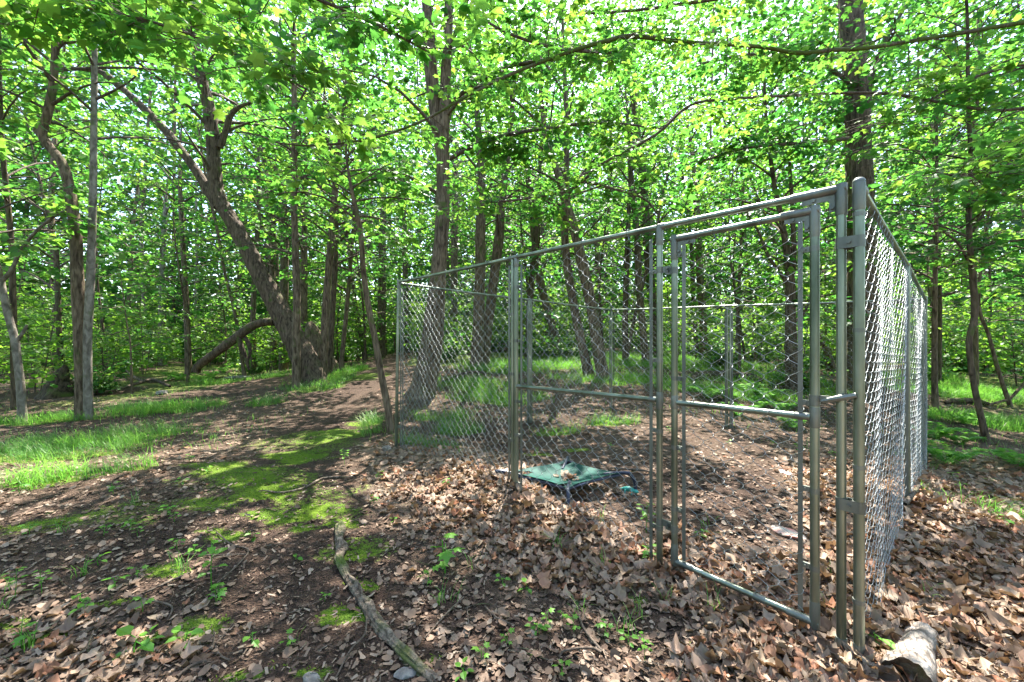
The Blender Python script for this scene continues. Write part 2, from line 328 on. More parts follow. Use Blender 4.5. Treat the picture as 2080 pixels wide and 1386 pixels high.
def litter_density(x, y):
    bare = np.maximum(np.max([blob(x, y, *m) for m in BARE], axis=0) * 0.96, path_mask(x, y) * 0.88 * (1 - 0.55 * sstep(4.5, 8, y)))
    d = (0.03 + 0.34 * vnoise(x * 1.1 + 7, y * 1.1 + 3, seed=21)) * (1 - bare) * (1 - 0.5 * sstep(-0.3, -0.9, x) * (1 - sstep(3.2, 4.5, y))); d = np.maximum(d, 0.36 * blob(x, y, 90, 1330, .7, .3))
    front = np.exp(-(np.maximum(0, seg_dist(x, y, KA, KB) - 0.45) / 0.35) ** 2)
    right = sstep(0.9, 1.3, x - 0.55 * (y - 1.2)) * (1 - sstep(4.0, 6.0, y))
    d = np.maximum(d, front * (1 - 0.93 * bare)); d = np.maximum(d, right)
    return np.clip(d * (1 - 0.75 * np.maximum(moss_mask(x, y), grass_mask(x, y) * 0.8)), 0.0, 1)

# ------------------------------------------------------------------ the ground sheet
def build_ground():
    n = 270; u = np.linspace(-1, 1, n)
    xs = 90 * np.sinh(5.2 * u) / math.sinh(5.2); ys = 2.5 + 105 * np.sinh(5.2 * u) / math.sinh(5.2)
    X, Y = np.meshgrid(xs, ys); Z = ground_z(X, Y)
    i = np.arange(n - 1); a = (i[:, None] * n + i[None]).ravel(); Q = np.stack([a, a + 1, a + n + 1, a + n], -1)
    g = MB().add(np.stack([X, Y, Z], -1), Q).build('ground', M_GROUND, smooth=True); g['kind'] = 'structure'
    near = (1 - sstep(9, 14, np.hypot(X, Y))).ravel(); xf, yf = X.ravel(), Y.ravel()
    for nm, val in (('moss', cover_mask(xf, yf)), ('litter', litter_density(xf, yf) * 0.85)):
        at_ = g.data.attributes.new(nm, 'FLOAT', 'POINT'); at_.data.foreach_set('value', val.astype(np.float32))
    return g
GROUND = build_ground()

# ------------------------------------------------------------------ leaves
def _fan(p, cup):
    P = np.array(p, float); c = np.array([[0, 0.42]]); Q = np.vstack([P, c])
    z = cup * (np.hypot(Q[:, 0], Q[:, 1] - 0.42)) ** 1.5; z[-1] = 0
    n = len(P); T = np.stack([np.arange(n), (np.arange(n) + 1) % n, np.full(n, n)], -1)
    return np.column_stack([Q, z]), T
MAPLE = _fan([(0, 0), (.40, .08), (.30, .30), (.56, .58), (.22, .60), (0, 1), (-.22, .60), (-.56, .58), (-.30, .30), (-.40, .08)], -0.28)
OVAL = (np.array([(0, 0, 0), (.34, .22, .08), (.30, .62, .06), (0, 1, -.1), (-.30, .62, .06), (-.34, .22, .08)], float), np.array([(0, 1, 2, 3), (0, 3, 4, 5)]))
LOBED = (np.array([(0, 0, 0), (.46, .16, .05), (.50, .60, -.02), (0, 1, -.12), (-.50, .60, -.02), (-.46, .16, .05)], float), np.array([(0, 1, 2, 3), (0, 3, 4, 5)]))
DIAM = (np.array([(0, 0, 0), (.5, .45, .06), (0, 1, -.1), (-.5, .45, .06)], float), np.array([(0, 1, 2), (0, 2, 3)]))

def put_leaves(mb, tpl, pos, axis, nor, size, rnd, mat=0):
    V, T = tpl; N = len(pos)
    if N == 0: return
    y = unit(axis); x = unit(np.cross(y, nor)); z = np.cross(x, y)
    s = np.asarray(size)[:, None, None]
    W = pos[:, None] + s * (V[None, :, 0:1] * x[:, None] + V[None, :, 1:2] * y[:, None] + V[None, :, 2:3] * z[:, None])
    I = (np.arange(N)[:, None, None] * len(V) + T[None]).reshape(-1, T.shape[1])
    mb.add(W, I, mat, np.repeat(rnd, len(T)))

class Leaves:
    def __init__(s): s.p, s.a, s.n, s.s, s.r = [], [], [], [], []
    def twig(s, rng, p0, p1, count, size, tone, droop=0.25, spread=1.0):
        """leaves in pairs along a twig, blades held flat and drooping a little at the tips"""
        d = unit(p1 - p0); t = np.sort(rng.random(count)) * 0.95 + 0.08
        side = unit(np.cross(d, (0, 0, 1.0)) + 1e-6); sg = np.where(np.arange(count) % 2 == 0, 1.0, -1.0)
        pos = p0 + (p1 - p0) * t[:, None] + rng.normal(0, 0.03, (count, 3))
        ax = d * (0.35 + 0.5 * t[:, None]) + side * sg[:, None] * spread * rng.uniform(0.3, 1.1, (count, 1)) + np.array((0, 0, -1.0)) * droop * rng.uniform(0.2, 1.9, (count, 1)) + rng.normal(0, 0.18, (count, 3))
        pos = pos + unit(ax) * 0.05
        nr = np.array((0, 0, 1.0)) + rng.normal(0, 0.38, (count, 3))
        s.p.append(pos); s.a.append(ax); s.n.append(nr)
        s.s.append(size * rng.uniform(0.45, 1.3, count)); s.r.append(np.clip(tone + rng.normal(0, 0.2, count), 0, 1))
    def cat(s): return (np.concatenate(q) for q in (s.p, s.a, s.n, s.s, s.r))
    def into(s, mb, tpl, mat=0):
        if s.p: put_leaves(mb, tpl, *s.cat(), mat)

def grow(rng, trunk, rad, z0, nb, reach, wood, lv, size=0.1, per=9, step=0.30, el=(5, 45), twf=1.0, minlen=0.4, azf=None, shape='round', keep=None):
    """limbs off a trunk polyline from height z0 upward, side twigs off the limbs, leaves on the twigs"""
    zb, zt = trunk[0, 2], trunk[-1, 2]
    cum = np.concatenate([[0], np.cumsum(np.linalg.norm(np.diff(trunk, axis=0), axis=1))])
    hz = trunk[:, 2]; a0 = rng.random() * 6.28
    for k in range(nb):
        f = (k + rng.random()) / nb; z = z0 + (zt - z0) * f ** 0.9
        i = min(int(np.searchsorted(hz, z)), len(trunk) - 1); i = max(i, 1)
        w = (z - hz[i - 1]) / max(hz[i] - hz[i - 1], 1e-6); w = min(max(w, 0), 1)
        p = trunk[i - 1] * (1 - w) + trunk[i] * w; r = rad[i - 1] * (1 - w) + rad[i] * w
        az = a0 + k * 2.399 + rng.normal(0, 0.4)
        if azf is not None: az = azf[0] + rng.normal(0, azf[1])
        prof = (0.55 + 0.9 * math.sin(math.pi * min(1, 0.15 + 0.8 * f))) * 0.75 if shape == 'round' else (1.05 - 0.75 * f)
        L = max(minlen, reach * prof * rng.uniform(0.6, 1.15)); e = math.radians(rng.uniform(*el) * (0.6 + 0.9 * f))
        d = np.array((math.cos(az) * math.cos(e), math.sin(az) * math.cos(e), math.sin(e)))
        n = 6; t = np.linspace(0, 1, n)[:, None]
        bend = unit(np.cross(d, (0, 0, 1.0))) * rng.normal(0, 0.12) * L
        B = p + d * L * t + bend * np.sin(t * 3.1) + np.array((0, 0, 1.0)) * L * (0.10 * np.sin(t * 3.0) - 0.16 * t ** 2)
        if keep is not None and not keep(B): continue
        br = min(r * 0.55, 0.008 + 0.013 * L)
        wood.tube(B, np.linspace(br, 0.003, n), 5 if br > 0.02 else 4, cap=False)
        m = max(2, int(L / step)); tone = rng.random() * 0.75 + 0.1
        for q in range(m):
            tt = 0.22 + 0.78 * (q + rng.random() * 0.7) / m; j = min(int(tt * (n - 1)), n - 2); ww = tt * (n - 1) - j
            b0 = B[j] * (1 - ww) + B[j + 1] * ww; bd = unit(B[j + 1] - B[j])
            sd_ = unit(np.cross(bd, (0, 0, 1.0))) * (1 if q % 2 else -1)
            tl = twf * (0.25 + 0.30 * L * (1.1 - tt)) * rng.uniform(0.6, 1.3)
            td = unit(bd * rng.uniform(0.5, 1.0) + sd_ * rng.uniform(0.5, 1.1) + np.array((0, 0, rng.normal(0.02, 0.16))))
            b1 = b0 + td * tl + np.array((0, 0, -0.06 * tl))
            wood.tube(np.array([b0, (b0 + b1) / 2 + (0, 0, 0.02 * tl), b1]), [0.0045, 0.0035, 0.002], 3, cap=False)
            lv.twig(rng, b0 + (b1 - b0) * 0.15, b1, max(3, int(per * tl / 0.45)), size, tone)
        lv.twig(rng, B[-2], B[-1], per, size, tone)

def bark_tube(mb, pts, rad, sides=10, amp=0.0, lobes=0.0, seed=0, mat=0, gz=None):
    """trunk surface with ridged bark and root flare"""
    pts = np.asarray(pts, float); rad = np.asarray(rad, float); n = len(pts)
    t = unit(np.gradient(pts, axis=0)); a = unit(np.cross(t, (0.1, 1.0, 0.05))); b = np.cross(t, a)
    th = np.arange(sides) * 2 * math.pi / sides; s = np.concatenate([[0], np.cumsum(np.linalg.norm(np.diff(pts, axis=0), axis=1))])
    TH, SS = np.meshgrid(th, s); R = np.repeat(rad[:, None], sides, 1)
    if amp > 0:
        k = max(8, sides // 3)
        q = np.abs(vnoise(TH / 6.2832 * k + 0.15 * np.sin(SS * 9), SS * 5.0, per=k, seed=seed) - 0.5) * 2
        q2 = vnoise(TH / 6.2832 * 5, SS * 2.2, per=5, seed=seed + 4) - 0.5
        R = R * (1 + 0.22 * q2 * min(1, amp * 14)) + amp * (q - 0.5) * np.minimum(1, R / 0.12)
    else:
        R = R * (1 + 0.12 * (vnoise(TH / 6.2832 * 4, SS * 3, per=4, seed=seed) - 0.5))
    if lobes > 0:
        h = np.maximum(0, SS - 0.12)
        R = R * (1 + lobes * np.exp(-h / 0.22) * (0.55 + 0.45 * np.cos(TH * 5 + seed)))
    V = pts[:, None] + R[..., None] * (np.cos(TH)[..., None] * a[:, None] + np.sin(TH)[..., None] * b[:, None])
    i = np.arange(n - 1)[:, None] * sides; j = np.arange(sides)[None]; k = (j + 1) % sides
    mb.add(V, np.stack([i + j, i + k, i + sides + k, i + sides + j], -1).reshape(-1, 4), mat)

KCEN = (KA + KB + KC + KD) / 4
def in_kennel(x, y, mgn=0.25):
    u = unit(KB - KA); v = unit(KC - KB); q = np.array((x, y)) - KA
    return -mgn < q @ u < np.linalg.norm(KB - KA) + mgn and -mgn < q @ v < np.linalg.norm(KC - KB) + mgn
def clear_of(B):
    """limbs stay off the lens, and above or outside the kennel"""
    for p in B:
        if p[1] > -1 and math.hypot(p[0], p[1]) < 1.6 and p[2] < 3.2: return False
        if in_kennel(p[0], p[1], 0.1) and p[2] < 2.1: return False
    return True

SEED = [100]
OPEN_VIEW = [(1690, -50, 1795, 365, 7.6), (150, 120, 330, 330, 10.8), (330, 150, 500, 430, 10.8), (60, 90, 210, 700, 5.9), (855, 440, 925, 800, 8.4), (395, 430, 620, 750, 10.4), (1560, 420, 1640, 640, 8.0), (1800, 25, 2090, 115, 4.55)]
def gaps_between_leaves(w, rng):
    dep = np.maximum(w[:, 1], 0.05); u = CX + w[:, 0] / dep * F; v = HY - (w[:, 2] - CAMZ) / dep * F; keep = np.ones(len(w), bool)
    for x0, y0, x1, y1, dm in OPEN_VIEW: keep &= ~((u > x0) & (u < x1) & (v > y0) & (v < y1) & (dep < dm) & (rng.random(len(w)) < 0.86))
    return keep
def tree(label, path, height, d=None, bark=None, name='maple_tree', group=None, crown=None, limbs=(), sides=10, amp=0.0, lobes=0.25, lean=0.0, lod=DIAM, top=0.02, dj=0.0, cat='tree', loose=0):
    """path: (photo px, photo py, photo width) from the base up, turned into a real trunk at its own distance"""
    SEED[0] += 1; rng = np.random.default_rng(SEED[0])
    d = d or hit(path[0][0], path[0][1])
    P = [np.append(at(px, py, d + dj * (path[0][1] - py) / 700.0), rpx(px, w, d)) for px, py, w in path]
    P[0][2] = float(ground_z(P[0][0], P[0][1])) if d is not None else P[0][2]
    base = P[0].copy(); below = base.copy(); below[2] -= 0.18; below[3] *= 1.12
    zl = P[-1][2]
    if height > zl + 0.5:
        dr = unit(P[-1][:3] - P[-2][:3]); q = P[-1].copy(); m = max(3, int((height - zl) / 1.6))
        r0 = q[3]; stepz = (height - zl) / m
        for k in range(1, m + 1):
            dr = unit(dr * 0.75 + np.array((lean, 0, 1.0)) * 0.25 + rng.normal(0, 0.05, 3)); q = q.copy(); q[:3] = q[:3] + dr * stepz / max(dr[2], 0.3)
            q[3] = r0 + (min(top, r0 * 0.5) - r0) * k / m; P.append(q)
    S_ = smooth_path([below] + P, 10 if amp > 0 else 4)
    pts, rad = S_[:, :3], np.maximum(S_[:, 3], 0.004)
    if amp > 0:                                               # denser rings for modelled bark
        s = np.concatenate([[0], np.cumsum(np.linalg.norm(np.diff(pts, axis=0), axis=1))]); ss = np.arange(0, min(s[-1], 7.5), 0.045); ss = np.concatenate([ss, np.arange(ss[-1] + 0.3, s[-1], 0.3)])
        pts = np.stack([np.interp(ss, s, pts[:, k]) for k in range(3)], -1); rad = np.interp(ss, s, rad)
    o = base[:3].copy()
    root = thing(name, label, cat, group); root.location = o
    tr = MB(); bark_tube(tr, pts - o, rad, sides, amp, lobes, SEED[0] % 50)
    tr.build('trunk', bark or M_BARK, root, smooth=True)
    wood, lv = MB(), Leaves()
    if crown:
        c = dict(z0=height * 0.4, nb=26, reach=2.2, size=0.1, per=9); c.update(crown); keep = c.pop('keep', clear_of)
        grow(rng, pts, rad, max(c.pop('z0'), pts[0, 2] + 0.3), c.pop('nb'), c.pop('reach'), wood, lv, keep=keep, **c)
    for lp in limbs:                                          # limbs the photograph shows: {'px': [(x, y, w)...], 'd', 'leaf'}
        dd = lp.get('d', d); d1 = lp.get('d1', dd); m = len(lp['px'])
        LP = smooth_path([np.append(at(px, py, dd + (d1 - dd) * i / max(1, m - 1)), rpx(px, w, dd)) for i, (px, py, w) in enumerate(lp['px'])], 6)
        lm = MB(); bark_tube(lm, LP[:, :3] - o, LP[:, 3], 14 if amp > 0 else 8, amp * 0.6, 0, SEED[0] % 37)
        lm.build('limb', lp.get('bark', bark or M_BARK), root, smooth=True)
        if lp.get('leaf'):
            lf = lp['leaf']; L = len(LP)
            for q in range(lf.get('n', 14)):
                i = int(rng.uniform(lf.get('from', 0.2), 0.98) * (L - 1)); b0 = LP[i, :3]; ang = rng.uniform(0, 6.28); tl = rng.uniform(0.3, 1.0) * lf.get('len', 0.8)
                b1 = b0 + tl * np.array((math.cos(ang), math.sin(ang) * 0.8, rng.normal(lf.get('up', 0.1), 0.3)))
                if not clear_of([b1]): continue
                wood.tube(np.array([b0, (b0 + b1) / 2 + (0, 0, 0.04), b1]), [0.006, 0.004, 0.002], 4, cap=False); tone = rng.random() * 0.8 + 0.1
                lv.twig(rng, b0 + (b1 - b0) * 0.25, b1, int(lf.get('per', 12) * tl / 0.6), lf.get('size', 0.1), tone)
                for sgn in (-1, 1):
                    b2 = b0 + (b1 - b0) * rng.uniform(0.3, 0.7); b3 = b2 + 0.55 * tl * unit((b1 - b0) + sgn * np.cross(b1 - b0, (0, 0, 1)) * rng.uniform(0.5, 1.2))
                    wood.tube(np.array([b2, b3]), [0.004, 0.002], 3, cap=False); lv.twig(rng, b2, b3, int(lf.get('per', 12) * tl / 0.9), lf.get('size', 0.1), tone)
    if wood.v:
        for q in wood.v: q -= o
        wood.build('branches', M_TWIG, root, smooth=True)['kind'] = 'stuff'
    if lv.p:
        p, a, nr, s, r = lv.cat(); kp = gaps_between_leaves(p, rng); p, a, nr, s, r = p[kp] - o, a[kp], nr[kp], s[kp], r[kp]
        if loose:                                             # the leaves that show largest are pieces of their own
            w = p + o; dep = np.maximum(w[:, 1], 0.05); u = CX + w[:, 0] / dep * F; v = HY - (w[:, 2] - CAMZ) / dep * F
            ok = (w[:, 1] > 0.6) & (u > 10) & (u < 2070) & (v > 5) & (v < 1000); score = np.where(ok, s / dep, 0); pick = np.argsort(-score)[:loose]; pick = pick[score[pick] > 0]
            for k in pick:
                lo = link('leaf', LEAF_MESH[int(r[k] * 2.99)], root); y = Vector(unit(a[k])); x = y.cross(Vector(nr[k])).normalized(); z = x.cross(y)
                from mathutils import Matrix
                Mx = Matrix((x, y, z)).transposed().to_4x4(); lo.matrix_local = Matrix.Translation(Vector(p[k])) @ Mx @ Matrix.Scale(s[k], 4)
            rest = np.ones(len(p), bool); rest[pick] = False; p, a, nr, s, r = p[rest], a[rest], nr[rest], s[rest], r[rest]
        cm = MB(); put_leaves(cm, lod, p, a, nr, s, r); co = cm.build('crown', M_LEAF, root)
        if loose: co['kind'] = 'stuff'
    return root

LEAF_MESH = []
for k in range(3):
    mb = MB().add(MAPLE[0] * (1, 1, 1 + 0.4 * k), MAPLE[1], 0, np.full(len(MAPLE[1]), 0.15 + 0.3 * k)); mb.tube(np.array([(0, -0.35, 0.03), (0, 0.02, 0)]), 0.012, 3, 0)
    me = mb.mesh('leaf'); me.materials.append(M_LEAF); LEAF_MESH.append(me)

# ------------------------------------------------------------------ trees that stand out
NEARC = dict(size=0.105, per=9)
tree('grey tree with an S-bend in its trunk rising from grass, far left', [(172, 852, 40), (168, 780, 34), (164, 690, 33), (157, 560, 30), (153, 470, 28), (140, 380, 26), (125, 330, 25), (98, 296, 23), (86, 274, 22), (96, 235, 22), (108, 170, 20), (113, 90, 18), (114, 10, 16)], 9.5,
     bark=M_BARK, sides=36, amp=0.012, crown=dict(z0=4.6, nb=32, reach=2.6, **NEARC), lod=LOBED, limbs=[dict(px=[(88, 282, 16), (74, 268, 14), (72, 262, 10)])])
tree('straight slim grey trunk growing close behind the S-bent tree', [(180, 838, 20), (178, 700, 20), (184, 560, 20), (188, 440, 18), (190, 300, 16), (192, 150, 14), (194, 0, 12)], 9.0, d=6.6, bark=M_BARKG, sides=20,
     crown=dict(z0=4.4, nb=22, reach=2.0, **NEARC), lod=LOBED)
tree('pale thin forked tree at the far left edge of the woods', [(46, 862, 22), (42, 790, 20), (34, 720, 19), (30, 690, 20), (14, 630, 18), (2, 570, 16), (-20, 470, 14), (-30, 380, 12)], 6.5, bark=M_BARKG, sides=18,
     crown=dict(z0=2.2, nb=22, reach=1.8, **NEARC), lod=LOBED, limbs=[dict(px=[(33, 695, 11), (45, 678, 9), (55, 660, 6)]), dict(px=[(6, 570, 12), (25, 545, 11), (48, 500, 9), (90, 455, 8), (135, 425, 6)], leaf=dict(n=10, len=.7))])
tree('thick dark tree leaning left with a forked top beside the path', [(636, 768, 62), (622, 738, 56), (600, 692, 50), (562, 620, 45), (530, 560, 40), (500, 500, 37), (475, 455, 36), (450, 415, 34), (438, 380, 32), (434, 330, 31), (432, 280, 30), (424, 220, 28), (412, 170, 25), (400, 110, 22)], 9.6, d=10.0,
     bark=M_BARKD, sides=54, amp=0.03, lobes=0.3, crown=dict(z0=5.2, nb=22, reach=2.8, size=0.10, per=10), lod=LOBED,
     limbs=[dict(px=[(446, 420, 28), (425, 392, 25), (400, 350, 22), (375, 315, 21), (340, 270, 21), (300, 228, 20), (262, 192, 18), (225, 162, 15), (180, 128, 12)], leaf=dict(n=12, len=1.0, per=14, **{'from': 0.6})),
            dict(px=[(446, 300, 16), (458, 268, 15), (470, 232, 13), (490, 216, 9), (512, 208, 6)], leaf=dict(n=8, len=.8)),
            dict(px=[(240, 176, 16), (215, 150, 12), (160, 140, 10), (125, 138, 7)], leaf=dict(n=8))])
tree('tall thick trunk with a leaning flared foot behind the fence', [(856, 806, 60), (860, 790, 52), (870, 740, 48), (878, 690, 45), (883, 640, 41), (888, 590, 35), (893, 520, 31), (898, 460, 29), (900, 380, 27), (901, 280, 25), (906, 150, 22), (912, 0, 18)], 14,
     bark=M_BARK, sides=48, amp=0.02, lobes=0.3, crown=dict(z0=4.0, nb=20, reach=2.6, size=0.11, per=9), lod=LOBED,
     limbs=[dict(px=[(899, 330, 22), (886, 250, 24), (876, 150, 27), (872, 80, 26), (866, 0, 20), (860, -120, 14)], leaf=dict(n=14, len=1.0)),
            dict(px=[(900, 330, 9), (990, 285, 8), (1100, 262, 6), (1220, 250, 5), (1350, 262, 3)], d=8.9, d1=6.9, bark=M_TWIG, leaf=dict(n=36, len=1.1, per=15, up=-0.1, size=0.095)),
            dict(px=[(900, 400, 8), (830, 360, 7), (760, 345, 5), (680, 350, 3)], d=8.9, d1=7.4, bark=M_TWIG, leaf=dict(n=24, len=1.0, per=15, up=-0.1, size=0.095)),
            dict(px=[(901, 220, 9), (1000, 150, 8), (1130, 120, 6), (1280, 130, 4)], d=8.9, d1=7.4, bark=M_TWIG, leaf=dict(n=34, len=1.2, per=15, up=-0.1, size=0.095))])
tree('tall straight ridged trunk rising above the gate corner of the kennel', [(1752, 782, 84), (1752, 740, 74), (1750, 600, 66), (1748, 450, 60), (1745, 350, 56), (1741, 200, 56), (1733, 100, 54), (1727, 0, 52), (1716, -200, 44)], 17, d=8.2,
     bark=M_BARKD, sides=60, amp=0.025, lobes=0.35, crown=dict(z0=5.5, nb=22, reach=3.0, size=0.12, per=9), lod=LOBED,
     limbs=[dict(px=[(1752, 230, 14), (1766, 180, 13), (1776, 140, 12), (1800, 80, 10), (1830, 30, 8), (1852, -10, 6)], leaf=dict(n=10)), dict(px=[(1745, 330, 8), (1725, 262, 7), (1690, 220, 5), (1650, 195, 4)], leaf=dict(n=8)), dict(px=[(1742, 180, 11), (1650, 120, 9), (1540, 110, 7), (1420, 130, 4)], d1=7.2, bark=M_TWIG, leaf=dict(n=36, len=1.2, per=15, up=-0.15, size=0.095)), dict(px=[(1745, 280, 10), (1640, 290, 8), (1520, 300, 6), (1420, 330, 4)], d1=7.4, bark=M_TWIG, leaf=dict(n=30, len=1.1, per=15, up=-0.1, size=0.095))])
tree('thin bent sapling in front of the left corner of the kennel', [(794, 880, 17), (788, 830, 15), (776, 770, 14), (762, 690, 13), (748, 620, 13), (738, 550, 12), (733, 480, 11), (724, 430, 10), (716, 395, 8), (708, 350, 6)], 3.9, name='maple_sapling', sides=12, bark=M_BARK,
     crown=dict(z0=2.5, nb=20, reach=1.3, size=0.11, per=9, el=(0, 25)), lod=MAPLE, loose=60)
tree('slim sapling standing right against the leaning tree', [(602, 772, 19), (602, 690, 17), (603, 600, 16), (600, 500, 15), (597, 400, 14), (598, 250, 12), (596, 100, 10)], 8.5, d=9.4, sides=12, crown=dict(z0=3.0, nb=32, reach=2.2, size=0.1, per=9), lod=LOBED)
tree('smooth slightly tilted young trunk just right of the leaning tree', [(655, 752, 19), (659, 680, 17), (664, 590, 16), (672, 500, 15), (684, 350, 13), (702, 200, 11), (715, 60, 9)], 9, d=10.2, sides=12, crown=dict(z0=3.0, nb=32, reach=2.3, size=0.1, per=9), lod=LOBED)
tree('dark forked tree with low branching stems seen through the gate', [(1612, 790, 34), (1608, 740, 28), (1606, 660, 24), (1605, 580, 22), (1600, 520, 17), (1588, 450, 13), (1572, 370, 10), (1560, 280, 8)], 7.5, d=8.4, bark=M_BARKD, sides=24, amp=0.012,
     crown=dict(z0=2.6, nb=24, reach=2.0, size=0.1, per=9), lod=LOBED, limbs=[dict(px=[(1604, 570, 15), (1612, 520, 12), (1610, 440, 10), (1604, 330, 7)], leaf=dict(n=10)), dict(px=[(1602, 585, 9), (1585, 555, 8), (1560, 520, 7), (1540, 470, 5), (1515, 430, 4)], leaf=dict(n=10)),
            dict(px=[(1606, 660, 8), (1630, 640, 7), (1645, 610, 5)], leaf=dict(n=5))])
tree('crooked slim dark tree in the ferns right of the kennel', [(2003, 898, 18), (1996, 860, 16), (1982, 800, 15), (1972, 740, 14), (1969, 690, 15), (1980, 640, 16), (1977, 580, 16), (1970, 500, 14), (1968, 430, 13), (1972, 330, 11), (1966, 200, 9)], 7, bark=M_BARKD, sides=16,
     crown=dict(z0=1.9, nb=30, reach=1.7, size=0.095, per=10, el=(0, 35)), lod=MAPLE, loose=60, limbs=[dict(px=[(1976, 470, 8), (2000, 430, 7), (2030, 380, 6), (2060, 300, 4)], leaf=dict(n=12)), dict(px=[(1978, 560, 7), (1950, 500, 6), (1915, 470, 5)], leaf=dict(n=8))])
tree('thin stem curving left at the far right edge, low branch at its foot', [(2052, 826, 13), (2040, 790, 11), (2024, 740, 10), (2008, 680, 9), (1992, 640, 9), (1988, 600, 8), (1995, 520, 7), (2010, 420, 6)], 5, sides=10, crown=dict(z0=1.8, nb=20, reach=1.5, size=0.09, per=9), lod=LOBED,
     limbs=[dict(px=[(2046, 812, 8), (2010, 822, 7), (1990, 826, 4)]), dict(px=[(2046, 815, 9), (2066, 795, 8), (2090, 765, 7), (2120, 720, 5)])])

# overhanging trees whose trunks stand outside the picture
tree('maple overhanging from beyond the right edge with a long mossy limb', [(2420, 900, 70), (2420, 600, 62), (2415, 300, 56), (2400, 40, 50)], 9, d=4.7, bark=M_BARKD, sides=16, lod=MAPLE, loose=120, crown=dict(z0=3.4, nb=20, reach=2.4, size=0.10, per=9),
     limbs=[dict(px=[(2412, 30, 24), (2260, 22, 19), (2080, 46, 14), (1960, 66, 12), (1850, 84, 10), (1760, 98, 10), (1690, 102, 10), (1620, 108, 9), (1540, 95, 8), (1400, 86, 8), (1285, 74, 9), (1230, 84, 8), (1150, 108, 7), (1040, 150, 6), (950, 195, 5), (860, 245, 4.5), (760, 280, 5), (640, 296, 4), (560, 290, 3)], bark=M_MOSSY, d1=4.2, leaf=dict(n=44, len=0.9, per=13, up=-0.05, size=0.078)),
            dict(px=[(2300, 60, 18), (2080, 220, 10), (1800, 190, 8), (1600, 195, 7), (1440, 205, 7), (1390, 222, 7), (1330, 275, 7), (1220, 335, 7), (1160, 385, 7), (1060, 405, 6), (975, 412, 5)], bark=M_TWIG, d1=6.2, leaf=dict(n=40, len=0.9, per=14, up=-0.02, size=0.085)),
            dict(px=[(1245, 108, 5), (1140, 100, 6), (1050, 75, 6), (990, 45, 5), (940, 10, 5)], d=4.4, bark=M_TWIG, leaf=dict(n=12, len=0.7)),
            dict(px=[(2380, -60, 20), (2050, -90, 16), (1750, -60, 13), (1500, -10, 10), (1300, 20, 7), (1150, 30, 4)], d1=5.6, bark=M_TWIG, leaf=dict(n=40, len=1.1, per=15, up=-0.1, size=0.08)),
            dict(px=[(2380, -160, 20), (2000, -260, 16), (1600, -250, 13), (1250, -170, 10), (950, -90, 7), (760, -20, 4)], d=5.2, d1=6.6, bark=M_TWIG, leaf=dict(n=46, len=1.2, per=15, up=-0.15, size=0.085)),
            dict(px=[(2380, 150, 16), (2100, 130, 10), (1950, 170, 8), (1850, 230, 6), (1790, 260, 4)], d=4.6, d1=5.2, bark=M_TWIG, leaf=dict(n=30, len=0.9, per=12, up=-0.05)),
            dict(px=[(1210, 345, 5), (1180, 365, 6), (1300, 400, 5), (1340, 440, 3)], d=6.0, bark=M_TWIG, leaf=dict(n=6)),
            dict(px=[(2300, 300, 14), (2080, 330, 8), (1980, 360, 6), (1900, 350, 4)], d=4.4, d1=3.6, bark=M_TWIG, leaf=dict(n=30, len=0.8, per=12, up=-0.05, from_=0.3))])
tree('maple hanging large leaves into the upper left corner from outside the picture', [(-560, 1000, 60), (-560, 500, 56), (-540, 100, 50), (-520, -200, 44)], 7.5, d=3.4, bark=M_BARK, sides=16, lod=MAPLE, loose=200, crown=dict(z0=3.3, nb=18, reach=2.4, size=0.105, per=9),
     limbs=[dict(px=[(-525, -150, 24), (-300, -140, 18), (-60, -60, 14), (160, 10, 10), (360, 60, 8), (520, 130, 6), (640, 190, 4)], d1=3.0, bark=M_TWIG, leaf=dict(n=46, len=0.75, per=12, up=-0.1, size=0.10)),
            dict(px=[(-530, 0, 20), (-250, -120, 14), (-20, -70, 10), (120, -20, 8), (260, 40, 6), (380, 90, 4)], d1=3.8, bark=M_TWIG, leaf=dict(n=40, len=0.75, per=12, up=-0.1, size=0.10)),
            dict(px=[(-100, -90, 10), (200, -110, 9), (480, -60, 8), (720, 30, 7), (880, 110, 4)], d=3.1, d1=3.0, bark=M_TWIG, leaf=dict(n=42, len=0.75, per=12, up=-0.1, size=0.10))])

# ------------------------------------------------------------------ trunks standing further back, each its own tree
BK = dict(size=0.125, per=8)
def back(label, path, height=None, d=None, bark=None, nb=20, reach=2.3, z0=None, group=None, lean=0.0, lod=LOBED, size=0.10):
    dd = d or hit(path[0][0], path[0][1]); h = height or 8.0 + 3.0 * RNG.random()
    return tree(label, path, h, d=dd, bark=bark, sides=9, lobes=0.25, lean=lean, group=group, lod=lod,
                crown=dict(z0=z0 or h * 0.33, nb=nb, reach=reach, size=size, per=8))
back('dark broken-looking trunk behind the pale tree at the left edge', [(30, 832, 18), (28, 700, 17), (26, 600, 16), (22, 480, 14)], bark=M_BARKD)
back('dark forked snag left of the S-bent tree', [(138, 792, 16), (126, 740, 14), (121, 690, 13), (118, 620, 13), (115, 540, 13), (112, 500, 12), (104, 470, 9)], 7, bark=M_BARKD)
back('thin grey trunk in the woods right of the S-bent pair', [(258, 715, 11), (262, 620, 11), (268, 490, 10)], d=21)
back('pale slender trunk between thin grey trunks on the left', [(295, 700, 9), (291, 600, 9), (287, 460, 8)], d=23, bark=M_BARKG)
back('straight grey trunk in the gap on the left', [(326, 705, 13), (329, 560, 13), (335, 440, 11)], d=19, bark=M_BARKG)
back('grey trunk whose foot ends behind the fern clump', [(383, 742, 15), (380, 650, 14), (374, 540, 12), (368, 430, 11)], d=14)
